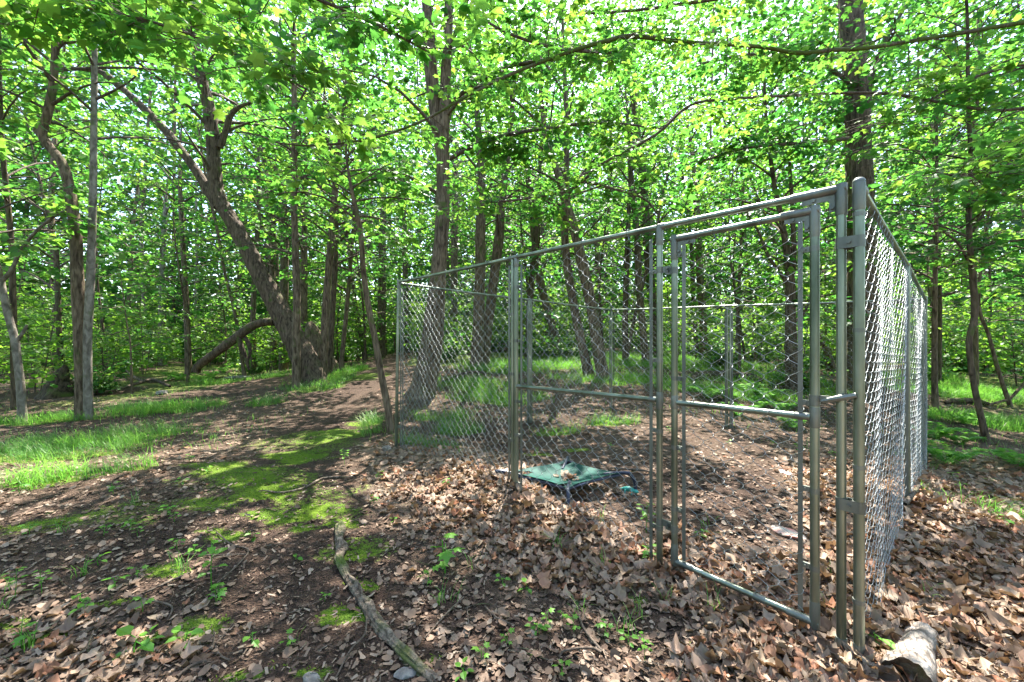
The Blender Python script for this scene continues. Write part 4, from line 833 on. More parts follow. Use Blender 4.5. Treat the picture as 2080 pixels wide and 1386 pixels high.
    sleeve(v3(on(g0, g1, 0.62), zg0 - 0.006), v3(on(g0, g1, 0.70), zg0 - 0.007), 0.0205, G, 'fitting')
    gm = rail(v3(g0 + u * 0.015, 0.885), v3(g1 - u * 0.015, 0.892), 0.0165, 'mid_rail', G)
    for k in (0.38, 0.72):
        tie(v3(on(g0, g1, k), 0.888), 0.0165, v3(u, 0), G); tie(v3(on(g0, g1, k - 0.05), zg1 + 0.004), 0.0175, v3(u, 0), G)
    sleeve(v3(g0, 0.85), v3(g0, 0.92), 0.0225, G); sleeve(v3(g1, 0.85), v3(g1, 0.935), 0.0235, G); sleeve(v3(g1 - u * 0.07, 0.891), v3(g1 - u * 0.02, 0.892), 0.0195, G)
    chain(g0 + u * 0.055, g1 - u * 0.045, zg1 - 0.04, zg1 - 0.03, 1.68, parent=G, seed=5)
    for g, s in ((g0, 1), (g1, -1)):
        bar(g + u * s * 0.05, zg0 + 0.02, zg1 - 0.03, G)
        for z in (0.30, 0.62, 0.98, 1.62): band(v3(g, z + 0.03 * s), 0.0215, G, towards=s * u, reach=0.03, name='band')
    for z in (1.585, 0.235):
        b = band(v3(x2, z), 0.0235, G, 0.034, towards=u, reach=0.045, name='hinge'); band(v3(g0, z - 0.012), 0.0225, G, 0.034, towards=-u, reach=0.03, name='hinge')
    la = MB(); la.tube([v3(g1, 0.945) - O, v3(g1, 0.985) - O], 0.020, 16); la.box(v3(on(g1, x3, 0.45), 0.972) - O, v3(u, 0) * 0.035, v3(nrm, 0) * 0.006, up * 0.013)
    la.tube([v3(g1 + u * 0.03 + nrm * 0.028, 0.965) - O, v3(x3 + nrm * 0.032, 0.985) - O, v3(x3 + u * 0.05 + nrm * 0.028, 1.0) - O], [0.009, 0.012, 0.010], 8); la.build('latch', M_FIT, G)
    # clamps that hold the gate panel to the side panel
    for z, hh in ((1.595, 0.045), (0.565, 0.045)):
        c = MB(); c.tube([v3(x3, z - hh / 2) - O, v3(x3, z + hh / 2) - O], 0.0188, 16); c.tube([v3(KB, z - hh / 2) - O, v3(KB, z + hh / 2) - O], 0.0204, 16)
        for s in (-1, 1): c.box(v3(on(x3, KB, 0.5) + nrm * s * 0.018, z) - O, v3(unit(KB - x3), 0) * 0.026, v3(nrm, 0) * 0.002, up * hh / 2)
        c.tube([v3(on(x3, KB, 0.5) - nrm * 0.03, z) - O, v3(on(x3, KB, 0.5) + nrm * 0.03, z) - O], 0.007, 8); c.build('clamp', M_FIT, pb)
    for z in (0.2, 0.72, 1.25, 1.70): band(v3(KB, z), 0.0248, pb, 0.016, name='band')
    for xy, p in ((x3, p3), (KB, pb)):
        z = float(ground_z(*xy)); sleeve(v3(xy, z - 0.1), v3(xy, z + 0.075), 0.0255, p, 'foot_sleeve')
    # the other three sides
    for a, b, za, zb_, sd_ in ((KB, KC, 'B', 'C', 11), (KD, KC, 'D', 'C', 12), (KA, KD, 'A', 'D', 13)):
        m = on(a, b, 0.5); e = unit(b - a); zm = (ZT[za] + ZT[zb_]) / 2 - (0.015 if za != 'B' else -0.01)
        pa_ = post(m - e * 0.02, zm, 0.0175); pb_ = post(m + e * 0.02, zm, 0.0175); sleeve(v3(m - e * 0.05, zm), v3(m + e * 0.05, zm), 0.0205, pa_)
        rail(v3(a, ZT[za] - 0.014), v3(m, zm), 0.0165, sag=0.006); rail(v3(m, zm), v3(b, ZT[zb_] - 0.014), 0.0165, sag=0.006)
        ns = 5 if za == 'B' else 3
        chain(a + e * 0.045, m - e * 0.04, ZT[za], zm, 1.95, seed=sd_, ragged=1, sides=ns); chain(m + e * 0.04, b - e * 0.045, zm, ZT[zb_], 1.9, seed=sd_ + 10, ragged=1, sides=ns)
        for q, z1 in ((a + e * 0.05, ZT[za]), (m - e * 0.045, zm), (m + e * 0.045, zm), (b - e * 0.05, ZT[zb_])): bar(q, float(ground_z(*q)), z1 - 0.06)
        for z in (0.3, 0.8, 1.3): band(v3(m + e * 0.02, z), 0.02, pb_, 0.016, name='band')
    for q, z in ((KC, 'C'), (KD, 'D')):
        p = post(q, ZT[z] - 0.01, 0.0185); sleeve(v3(q, ZT[z] - 0.08), v3(q, ZT[z] + 0.015), 0.0225, p, 'cap')
        for s in (0.035,): post(q + unit(KCEN - q) * s, ZT[z] - 0.05, 0.0175)
    return K
kennel()

# ------------------------------------------------------------------ things in and by the kennel
def dog_cot():
    zf = 0.135; c4 = [np.array((0.40, 2.93)), np.array((0.90, 3.26)), np.array((0.50, 3.66)), np.array((-0.10, 3.30))]; cen = sum(c4) / 4; g = float(ground_z(*cen))
    R = thing('dog_cot', 'raised green fabric dog cot with navy tube legs inside the fence', 'dog bed'); R.location = (cen[0], cen[1], g)
    n = 26; mb = MB(); uu, vv = np.meshgrid(np.linspace(0, 1, n), np.linspace(0, 1, n))
    P = lambda a, b: ((1 - a) * (1 - b))[..., None] * c4[0] + (a * (1 - b))[..., None] * c4[1] + (a * b)[..., None] * c4[2] + ((1 - a) * b)[..., None] * c4[3]
    a = 0.5 + (uu - 0.5) * (1 - 0.17 * np.sin(np.pi * vv)); b = 0.5 + (vv - 0.5) * (1 - 0.17 * np.sin(np.pi * uu))     # edges pulled inward between the corners
    XY = P(a, b) - cen; sag = np.sin(np.pi * uu) * np.sin(np.pi * vv)
    Z = zf - 0.045 * sag + 0.006 * (vnoise(uu * 4, vv * 4, seed=6) - 0.5) + 0.004 * np.sin(uu * 9 + vv * 4) * (1 - sag)
    i = np.arange(n - 1); q = (i[:, None] * n + i[None]).ravel(); Q = np.stack([q, q + 1, q + n + 1, q + n], -1)
    hole = np.zeros(len(Q), bool)
    for k, (r, s) in enumerate(zip(q // n, q % n)):
        for hx, hy, rx in ((2.5, 2.5, 1.6), (n - 4.5, 2.5, 1.3), (2.5, n - 4.5, 2.2), (n - 4.5, n - 4.5, 1.6)):
            if (s - hx) ** 2 / (rx * 1.7) ** 2 + (r - hy) ** 2 / (rx * 0.8) ** 2 < 1: hole[k] = True
    top_ = np.stack([XY[..., 0], XY[..., 1], Z], -1).reshape(-1, 3); mb.add(top_, Q[~hole]); mb.add(top_ - (0, 0, 0.004), Q[~hole][:, ::-1])
    mb.build('fabric', M_FABRIC, R, smooth=True)
    for k in range(4):
        a, b = c4[k] - cen, c4[(k + 1) % 4] - cen; e = 1.0
        mid = (a + b) / 2 * 0.80
        MB().tube([np.append(a * 0.93, zf - 0.012), np.append(mid, zf - 0.02), np.append(b * 0.93, zf - 0.012)], 0.011, 8).build('side_tube', M_NAVY, R, smooth=True)
    for k in range(4):
        a = c4[k] - cen; L = np.linalg.norm(a); d = a / L; s = np.array((-d[1], d[0]))
        path = [np.append(d * (L - 0.22) + s * 0.03, zf - 0.03), np.append(d * (L - 0.08) + s * 0.012, zf - 0.004), np.append(d * (L + 0.02), zf + 0.004), np.append(d * (L + 0.055), zf - 0.02), np.append(d * (L + 0.08), zf - 0.07), np.append(d * (L + 0.085), 0.0), np.append(d * (L + 0.085), -0.05)]
        MB().tube(smooth_path(path, 6), 0.0145, 10).build('leg', M_NAVY, R, smooth=True)
    return cen, g, zf
COT, COTG, COTZ = dog_cot()

def toy():
    c = gp(1278, 1003); R = thing('rubber_toy', 'small teal rubber toy lizard on the soil beside the cot', 'dog toy'); R.location = c; d = np.array((0.85, -0.5, 0)); d = d / np.linalg.norm(d); s = np.array((-d[1], d[0], 0))
    up = np.array((0, 0, 1.0)); t = np.array([-1, -.8, -.45, -.1, .2, .45, .62, .85, 1.0])
    B = d * (t[:, None] * 0.075) + up * (0.030 + 0.006 * np.cos(t * 3))[:, None]; MB().tube(smooth_path(B, 4), np.interp(np.linspace(0, 8, 33), np.arange(9), [.004, .009, .017, .02, .019, .013, .016, .013, .005]), 10).build('body', M_TEAL, R, smooth=True)
    for a, b in ((-.35, 1), (-.35, -1), (.35, 1), (.35, -1)):
        p = d * 0.075 * a + up * 0.026; MB().tube(smooth_path([p, p + s * b * 0.022 + up * 0.002, p + s * b * 0.034 - up * 0.022, p + s * b * 0.044 - up * 0.026 + d * 0.012], 4), 0.0065, 7).build('leg', M_TEAL, R, smooth=True)
toy()

def rock(name, label, px, py, size, mat, cat, seed, d=None, group=None):
    import bmesh
    g = gp(px, py); bm = bmesh.new(); bmesh.ops.create_icosphere(bm, subdivisions=3, radius=1.0); rng = np.random.default_rng(seed)
    pl = [unit(rng.normal(0, 1, 3)) for _ in range(11)]
    for v in bm.verts:
        c = np.array(v.co); 
        for q in pl:
            e = c @ q - 0.72
            if e > 0: c = c - q * e * 0.9
        v.co = c * size
    me = bpy.data.meshes.new(name); bm.to_mesh(me); bm.free(); me.materials.append(mat)
    o = link(name, me); o.location = g + np.array((0, 0, size[2] * 0.3)); o.rotation_euler = (0.05, 0.04, rng.random() * 3); return tag(o, label, cat, group)
rock('flat_stone', 'flat stone slab streaked red and grey-green beside the gate', 1600, 1085, (0.115, 0.075, 0.02), M_REDST, 'stone', 4)
rock('flat_stone', 'thin reddish stone lying in the soil in mid kennel', 1597, 962, (0.12, 0.06, 0.012), M_REDST, 'stone', 5)
rock('rock', 'ochre lichen-covered rock at the foot of the S-bent tree', 205, 795, (0.22, 0.18, 0.14), M_PALE, 'rock', 6)
rock('rock', 'low grey rock lying in the grass beside the dead branch', 330, 800, (0.20, 0.13, 0.06), M_STONE, 'rock', 7)
rock('flat_stone', 'pale flat stone on the ground left of the leaning tree', 485, 768, (0.4, 0.25, 0.06), M_STONE, 'stone', 8)
rock('rock', 'smooth grey stone half buried at the bottom edge left of the root', 632, 1384, (0.045, 0.03, 0.012), M_STONE, 'rock', 9)
rock('rock', 'pinkish grey stone touching the near end of the root', 825, 1374, (0.045, 0.03, 0.012), M_STONE, 'rock', 10)
rock('wood_block', 'small flat block of wood at the foot of the left corner post', 786, 915, (0.06, 0.04, 0.04), M_WOOD, 'wood block', 12)

def wood_path(name, label, pts, mat, cat, sides=12, amp=0.012, group=None, part=None):
    """pts: (photo px, photo py, width px, height above ground) laid on the ground"""
    P = [np.append(gp(px, py) + (0, 0, h - (0.002 if amp > 0.02 else 0)), rpx(px, w, hit(px, py)) * (0.88 if amp > 0.02 else 1)) for px, py, w, h in pts]; Sp = smooth_path(P, 10); o = P[0][:3].copy()
    mb = MB(); bark_tube(mb, Sp[:, :3] - o, np.maximum(Sp[:, 3], 0.002), sides, amp, 0, len(label)); 
    for e in (0, -1):
        th = np.arange(sides); 
    q = mb.build(name, mat, None, smooth=True); q.location = o; return tag(q, label, cat, group)
wood_path('exposed_root', 'gnarled exposed root crossing the foreground soil', [(694, 1062, 6, .0), (692, 1074, 24, .018), (689, 1095, 20, .02), (694, 1118, 23, .012), (688, 1140, 19, .018), (698, 1160, 25, .02), (706, 1180, 19, .016), (722, 1202, 27, .020), (734, 1225, 22, .012), (750, 1248, 28, .018), (764, 1275, 22, .014), (788, 1298, 30, .012), (806, 1318, 24, .012), (838, 1348, 32, .006), (885, 1390, 30, .0)], M_ROOT, 'root', 44, 0.085)
wood_path('root_strand', 'thin root strand running beside the exposed root', [(742, 1225, 12, .01), (768, 1262, 12, .012), (788, 1285, 12, .01), (796, 1296, 8, .003)], M_ROOT, 'root', 12, 0.006)
TW = [('long grey stick lying across the moss on the path', [(535, 1000, 3, .012), (575, 1006, 5, .018), (620, 995, 5, .018), (658, 976, 4, .018), (720, 972, 3, .012)]),
      ('thin straight twig at the bottom edge beside the root', [(682, 1385, 4, .01), (712, 1335, 4, .02), (742, 1300, 4, .03), (744, 1240, 3, .02)]),
      ('forked bent twig in the middle of the soil', [(440, 1085, 3, .01), (470, 1112, 4, .012), (505, 1122, 4, .012), (480, 1155, 4, .012), (440, 1190, 4, .01)]),
      ('thin twig lying across the dirt near a seedling', [(355, 1130, 3, .01), (420, 1132, 4, .012), (500, 1130, 3, .01)]),
      ('lichen-grey stick in the leaves at lower left', [(290, 1212, 5, .012), (340, 1190, 6, .014), (385, 1168, 4, .01)]),
      ('angled twig ending in a hook at lower left', [(250, 1215, 4, .01), (300, 1225, 5, .012), (348, 1240, 5, .012), (340, 1268, 4, .01)]),
      ('dark stick pointing at the bottom edge at lower left', [(360, 1386, 8, .012), (390, 1362, 8, .014), (420, 1350, 5, .01)]),
      ('looping thin root in the soil near the gate', [(1135, 1340, 4, .008), (1150, 1330, 5, .014), (1200, 1326, 5, .014), (1222, 1334, 6, .012)]),
      ('slanting stick in the soil left of the gate foot', [(1175, 1250, 4, .012), (1185, 1285, 5, .015), (1215, 1320, 6, .012), (1235, 1338, 6, .008)]),
      ('thin pale twig slanting over the foreground chips', [(862, 1305, 3, .01), (900, 1262, 4, .014), (942, 1220, 3, .012)]),
      ('short twig near the hooked shadow on the soil', [(985, 1238, 3, .01), (1010, 1262, 4, .012), (1045, 1278, 3, .01)]),
      ('fallen branch on the ground behind the S-bent tree', [(235, 800, 5, .06), (275, 790, 8, .12), (310, 784, 9, .16), (345, 790, 7, .06)]),
      ('bleached stick lying beside the dead branch on the left', [(255, 762, 5, .16), (285, 778, 7, .08), (330, 778, 5, .04), (370, 766, 4, .03)]),
      ('grey stick poking out under the right fence panel', [(1838, 1046, 12, .07), (1850, 1036, 12, .09), (1868, 1020, 9, .12)]),
      ('short dark stick beside the right fence panel', [(1845, 1058, 5, .02), (1865, 1068, 5, .02), (1880, 1076, 4, .01)]),
      ('thin stick in the soil behind the cot', [(1240, 955, 4, .02), (1300, 962, 5, .03), (1330, 966, 4, .02)]),
      ('curved stick lying behind the fence in the grass', [(900, 778, 4, .04), (930, 768, 5, .08), (960, 762, 5, .08), (985, 760, 3, .05)])]
for lab, pts in TW: wood_path('stick', lab, pts, M_ROOT if ('grey' in lab or 'bleached' in lab or 'pale' in lab) else M_TWIG, 'stick', 8, 0.002)
wood_path('fallen_log', 'dark mossy rotting log on the ground behind the kennel', [(1405, 775, 6, .05), (1418, 772, 20, .08), (1460, 770, 22, .09), (1520, 773, 20, .08), (1550, 778, 8, .05)], M_ROT, 'log', 20, 0.02)
wood_path('fallen_log', 'dark fallen log among ferns right of the kennel', [(1920, 822, 6, .03), (1930, 820, 14, .05), (1975, 820, 16, .05), (2010, 826, 12, .04)], M_ROT, 'log', 14, 0.015)

def split_log():
    """a weathered half log: convex pale top, sawn end with its shade put into a dark colour"""
    a, b = gp(1836, 1400), gp(1868, 1296); o = (a + b) / 2; R = thing('split_log', 'weathered split log with a shaded end beside the corner post', 'log'); R.location = o
    d = unit(b - a); s = unit(np.cross(d, (0, 0, 1.0))); up = np.array((0, 0, 1.0)); n, m = 26, 20; t = np.linspace(0, 1, n)
    L = np.linalg.norm(b - a) * 1.05; V = []
    for i, q in enumerate(t):
        w = 0.078 * (1 - 0.35 * q) * (1 + 0.07 * math.sin(q * 8)); h = 0.125 * (1 - 0.40 * q)
        for j in range(m):
            th = math.pi * (j / (m - 1)); x = math.cos(th) * w; z = (math.sin(th) ** 0.75) * h
            x += 0.02 * math.sin(th); k = float(vnoise(th * 4, q * 6, seed=2)) - 0.5; z *= 1 + 0.16 * k
            V.append(d * (q - 0.5) * L + s * x + up * (z - 0.012))
    V = np.array(V); I = [(i * m + j, i * m + j + 1, (i + 1) * m + j + 1, (i + 1) * m + j) for i in range(n - 1) for j in range(m - 1)]
    MB().add(V, I).build('bark_face', M_WOOD, R, smooth=True)
    e = V[:m]; inner = e * 0.55 + e.mean(0) * 0.45 + d * 0.012
    MB().add(np.vstack([e, inner]), [(j, j + 1, m + j + 1, m + j) for j in range(m - 1)]).add(np.vstack([inner, inner.mean(0)]), [(j, j + 1, m) for j in range(m - 1)]).build('sawn_end', M_ROT, R, smooth=True)  # near end gets a darker wood: its shade is put into the colour
    e = V[-m:]; MB().add(np.vstack([e, e.mean(0) + d * 0.02]), [(j, j + 1, m) for j in range(m - 1)]).build('end_face', M_WOOD, R)
split_log()

def dead_limb():
    d = 10.6; pts = [(398, 748, 20), (420, 730, 20), (450, 708, 21), (480, 686, 22), (510, 664, 21), (535, 655, 20), (556, 654, 18)]
    P = smooth_path([np.append(at(px, py, d), rpx(px, w, d)) for px, py, w in pts], 8); o = P[0, :3].copy(); o[2] = float(ground_z(o[0], o[1]))
    R = thing('dead_limb', 'arched dead limb propped against the leaning tree, left side', 'dead limb'); R.location = o; P[0, 2] -= 0.1
    mb = MB(); bark_tube(mb, P[:, :3] - o, P[:, 3], 16, 0.012, 0, 3); mb.build('limb', M_BARKD, R, smooth=True)
    for pp in ([(484, 686, 12), (490, 705, 12), (498, 725, 9), (506, 752, 6)], [(498, 685, 9), (505, 700, 10), (508, 715, 8), (503, 735, 5)]):
        Q = smooth_path([np.append(at(px, py, d - 0.05), rpx(px, w, d)) for px, py, w in pp], 6); m2 = MB(); bark_tube(m2, Q[:, :3] - o, Q[:, 3], 9, 0.006, 0, 5); m2.build('hanging_stub', M_ROT, R, smooth=True)
dead_limb()
def stump():
    o = gp(655, 752); d = o[1] + 0.1; pts = [(664, 756, 52), (656, 730, 44), (645, 700, 36), (634, 672, 30), (628, 655, 16)]
    P = smooth_path([np.append(at(px, py, d), rpx(px, w, d)) for px, py, w in pts], 10); mb = MB(); bark_tube(mb, P[:, :3] - o, P[:, 3], 30, 0.03, 0.2, 8)
    q = mb.build('broken_stump', M_BARK, None, smooth=True); q.location = o; tag(q, 'broken half-rotten stump leaning against the leaning tree', 'stump')
    o = gp(118, 806); d = o[1]; P = smooth_path([np.append(at(px, py, d), rpx(px, w, d)) for px, py, w in [(118, 815, 84), (120, 790, 64), (124, 770, 44), (130, 752, 22), (132, 742, 8)]], 8); mb = MB(); bark_tube(mb, P[:, :3] - o, P[:, 3], 26, 0.05, 0.3, 9)
    q = mb.build('root_plate', M_ROT, None, smooth=True); q.location = o; tag(q, 'dark upturned root plate left of the S-bent tree', 'stump')
stump()

# ------------------------------------------------------------------ leaf litter, chips, moss, grass, seedlings
def dry_shape(k):
    rng = np.random.default_rng(60 + k)
    if k % 3 == 0: p = [(0, 0), (.40, .08), (.30, .30), (.56, .58), (.22, .60), (0, 1), (-.22, .60), (-.56, .58), (-.30, .30), (-.40, .08)]
    elif k % 3 == 1: p = [(0, 0), (.22, .14), (.16, .28), (.34, .42), (.2, .55), (.32, .75), (0, 1), (-.3, .78), (-.18, .56), (-.36, .45), (-.16, .3), (-.22, .15)]
    else: p = [(0, 0), (.24, .2), (.33, .45), (.22, .75), (0, 1), (-.25, .72), (-.32, .45), (-.22, .18)]
    V, T = _fan([(a + rng.normal(0, .03), b + rng.normal(0, .03)) for a, b in p], 0)
    c = rng.uniform(-0.9, 1.3); f = rng.uniform(-0.5, 0.7); V[:, 2] = c * V[:, 0] ** 2 + f * (V[:, 1] - 0.45) ** 2 + rng.normal(0, 0.045, len(V)); return V, T
def crumple(k):
    """the same outlines with a middle ring, folded and rumpled"""
    V, T = DRY[k]; rng = np.random.default_rng(80 + k); n = len(V) - 1; out, c = V[:n], V[n]
    mid = c + (out - c) * 0.55; mid[:, 2] += rng.normal(0, 0.085, n); out = out.copy(); out[:, 2] += rng.normal(0, 0.10, n)
    fold = rng.normal(0, 1, 2); fold = fold / np.linalg.norm(fold); W = np.vstack([out, mid, c[None]]); W[:, 2] += rng.uniform(0.1, 0.6) * np.abs((W[:, 0]) * fold[0] + (W[:, 1] - 0.42) * fold[1])
    j = np.arange(n); q = (j + 1) % n
    F_ = np.vstack([np.stack([j, q, n + q], -1), np.stack([j, n + q, n + j], -1), np.stack([n + j, n + q, np.full(n, 2 * n)], -1)])
    return W, F_
DRY = [dry_shape(k) for k in range(12)]
CRUMP = [crumple(k) for k in range(12)]
DRYM = []
for k, (V, T) in enumerate(CRUMP):
    mb = MB().add(V, T, 0, np.zeros(len(T))); mb.tube(np.array([(0, -0.3, 0.04), (0.02, 0.03, 0)]), 0.012, 3); me = mb.mesh('fallen_leaf', True); me.materials.append(M_DRY); DRYM.append(me)

def litter():
    from mathutils import Matrix
    rng = np.random.default_rng(12)
    def sample(n, dmin, dmax):
        d = dmin * (dmax / dmin) ** rng.random(n) if dmin < 4 else rng.uniform(dmin, dmax, n); u = rng.uniform(-140, 2220, n); x = (u - CX) / F * d
        return x, d
    X, Y = [], []
    for n, a, b in ((28000, 1.15, 4.2), (16000, 4.2, 9.0), (8000, 9.0, 18.0)):
        x, y = sample(n, a, b); ld = litter_density(x, y); keep = (rng.random(n) < ld ** 1.3) & ((ld > 0.13) | (rng.random(n) < 0.012)); X.append(x[keep]); Y.append(y[keep])
    x, y = np.concatenate(X), np.concatenate(Y)
    n = len(x); dens = litter_density(x, y); z = ground_z(x, y) + 0.006 + 0.035 * rng.random(n) ** 1.5 * dens
    az = rng.uniform(0, 6.28, n); tilt = 0.10 + 0.27 * dens
    ax = np.stack([np.cos(az), np.sin(az), rng.normal(0, 1, n) * tilt * 0.8], -1); nr = np.array((0, 0, 1.0)) + rng.normal(0, 1, (n, 3)) * tilt[:, None]
    s = (0.026 + 0.066 * rng.random(n) ** 1.8) * (0.8 + 0.3 * dens); r = rng.random(n); k = rng.integers(0, 12, n); P = np.stack([x, y, z], -1)
    u = CX + x / y * F; v = HY + (CAMZ - z) / y * F; score = np.where((u > 20) & (u < 2060) & (v < 1380), s / y, 0)
    pick = np.argsort(-score)[:300]
    for i in pick:
        o = link('fallen_leaf', DRYM[k[i]], GROUND); yv = Vector(unit(ax[i])); xv = yv.cross(Vector(nr[i])).normalized(); zv = xv.cross(yv)
        o.matrix_local = Matrix.Translation(Vector(P[i])) @ Matrix((xv, yv, zv)).transposed().to_4x4() @ Matrix.Scale(s[i], 4)
    rest = np.ones(n, bool); rest[pick] = False; mb = MB()
    for q in range(12):
        m = rest & (k == q) & (y < 3.6); put_leaves(mb, CRUMP[q], P[m], ax[m], nr[m], s[m], r[m])
        m = rest & (k == q) & (y >= 3.6); put_leaves(mb, DRY[q], P[m], ax[m], nr[m], s[m], r[m])
    # a handful blown onto the cot
    m = 24; w = rng.normal(0, 1, (m, 2)) * (0.05, 0.035) + COT + (0.02, -0.02); p = np.column_stack([w, np.full(m, COTG + COTZ - 0.035) + rng.random(m) * 0.012]); az = rng.uniform(0, 6.28, m)
    put_leaves(mb, DRY[2], p, np.stack([np.cos(az), np.sin(az), rng.normal(0, .2, m)], -1), np.array((0, 0, 1.0)) + rng.normal(0, .3, (m, 3)), rng.uniform(0.04, 0.07, m), rng.random(m) * 0.4)
    o = mb.build('leaf_litter', M_DRY, GROUND, smooth=True); o['kind'] = 'stuff'
    mb = MB()
    for q in range(520):
        d = 1.2 * (7.5 / 1.2) ** rng.random(); x0 = (rng.uniform(-60, 2140) - CX) / F * d; L = 0.04 + 0.2 * rng.random() ** 2; az = rng.uniform(0, 6.28); e = np.array((math.cos(az), math.sin(az))); sd_ = np.array((-e[1], e[0])) * rng.normal(0, 0.09) * L
        xy = np.array([np.array((x0, d)) + e * L * t + sd_ * math.sin(3.1 * t) for t in (0, .35, .7, 1)]); zz = ground_z(xy[:, 0], xy[:, 1]) + 0.008 + 0.03 * rng.random() * float(litter_density(np.array(x0), np.array(d))); rr = 0.001 + 0.0028 * rng.random()
        mb.tube(np.column_stack([xy, zz]), [rr, rr * 0.9, rr * 0.75, rr * 0.5], 4, cap=False)
    o = mb.build('litter_twigs', M_ROOT, GROUND); o['kind'] = 'stuff'
    # torn bits of leaf, then crumbs and wood chips
    n = 18000; x, y = sample(n, 1.15, 9.0); ok = rng.random(n) < 0.12 + 0.75 * (1 - path_mask(x, y)) * (1 - moss_mask(x, y)); x, y = x[ok], y[ok]; n = len(x); az = rng.uniform(0, 6.28, n); mb = MB()
    put_leaves(mb, LOBED, np.stack([x, y, ground_z(x, y) + 0.005 + 0.01 * rng.random(n)], -1), np.stack([np.cos(az), np.sin(az), rng.normal(0, .25, n)], -1), np.array((0, 0, 1.0)) + rng.normal(0, .35, (n, 3)), 0.014 + 0.03 * rng.random(n) ** 1.6, rng.random(n))
    o = mb.build('leaf_crumbs', M_CHIP, GROUND); o['kind'] = 'stuff'
    n = 22000; x, y = sample(n, 1.15, 6.5); z = ground_z(x, y) + 0.004 + 0.006 * rng.random(n); az = rng.uniform(0, 6.28, n); mb = MB()
    q = (np.array([(-.16, 0, 0), (.16, .04, .05), (.13, 1, .02), (-.14, .94, .05)]), np.array([(0, 1, 2, 3)]))
    put_leaves(mb, q, np.stack([x, y, z], -1), np.stack([np.cos(az), np.sin(az), rng.normal(0, .25, n)], -1), np.array((0, 0, 1.0)) + rng.normal(0, .35, (n, 3)), 0.010 + 0.03 * rng.random(n) ** 2.5, rng.random(n))
    o = mb.build('wood_chips', M_CHIP, GROUND); o['kind'] = 'stuff'
litter()

BLADE = (np.array([(-.5, 0, 0), (.5, 0, 0), (-.45, .34, 0), (.45, .34, 0), (-.3, .7, 0), (.3, .7, 0), (0, 1, 0)], float), None)
def blades(mb, P, H, W, lean, az, rnd, curl=0.55):
    """P base points; each blade bends over in its own direction"""
    n = len(P); d = np.stack([np.cos(az), np.sin(az), np.zeros(n)], -1); s = np.stack([-np.sin(az), np.cos(az), np.zeros(n)], -1); V = np.zeros((n, 7, 3))
    for i, (t, w) in enumerate(((0, .8), (.38, .9), (.72, .6), (1, 0))):
        c = P + d * (H * lean * t ** 1.8)[:, None] + np.array((0, 0, 1.0)) * (H * (t - curl * lean * t ** 2.4))[:, None]
        if i < 3: V[:, 2 * i] = c - s * (W * w / 2)[:, None]; V[:, 2 * i + 1] = c + s * (W * w / 2)[:, None]
        else: V[:, 6] = c
    b = np.arange(n)[:, None, None] * 7; Q = (b + np.array([(0, 1, 3, 2), (2, 3, 5, 4)])[None]).reshape(-1, 4); T = (b + np.array([(4, 5, 6)])[None]).reshape(-1, 3)
    mb.add(V, Q, 0, np.repeat(rnd, 2)); mb.f.append((T + mb.n - n * 7, np.zeros(len(T)), np.repeat(rnd, 1)))

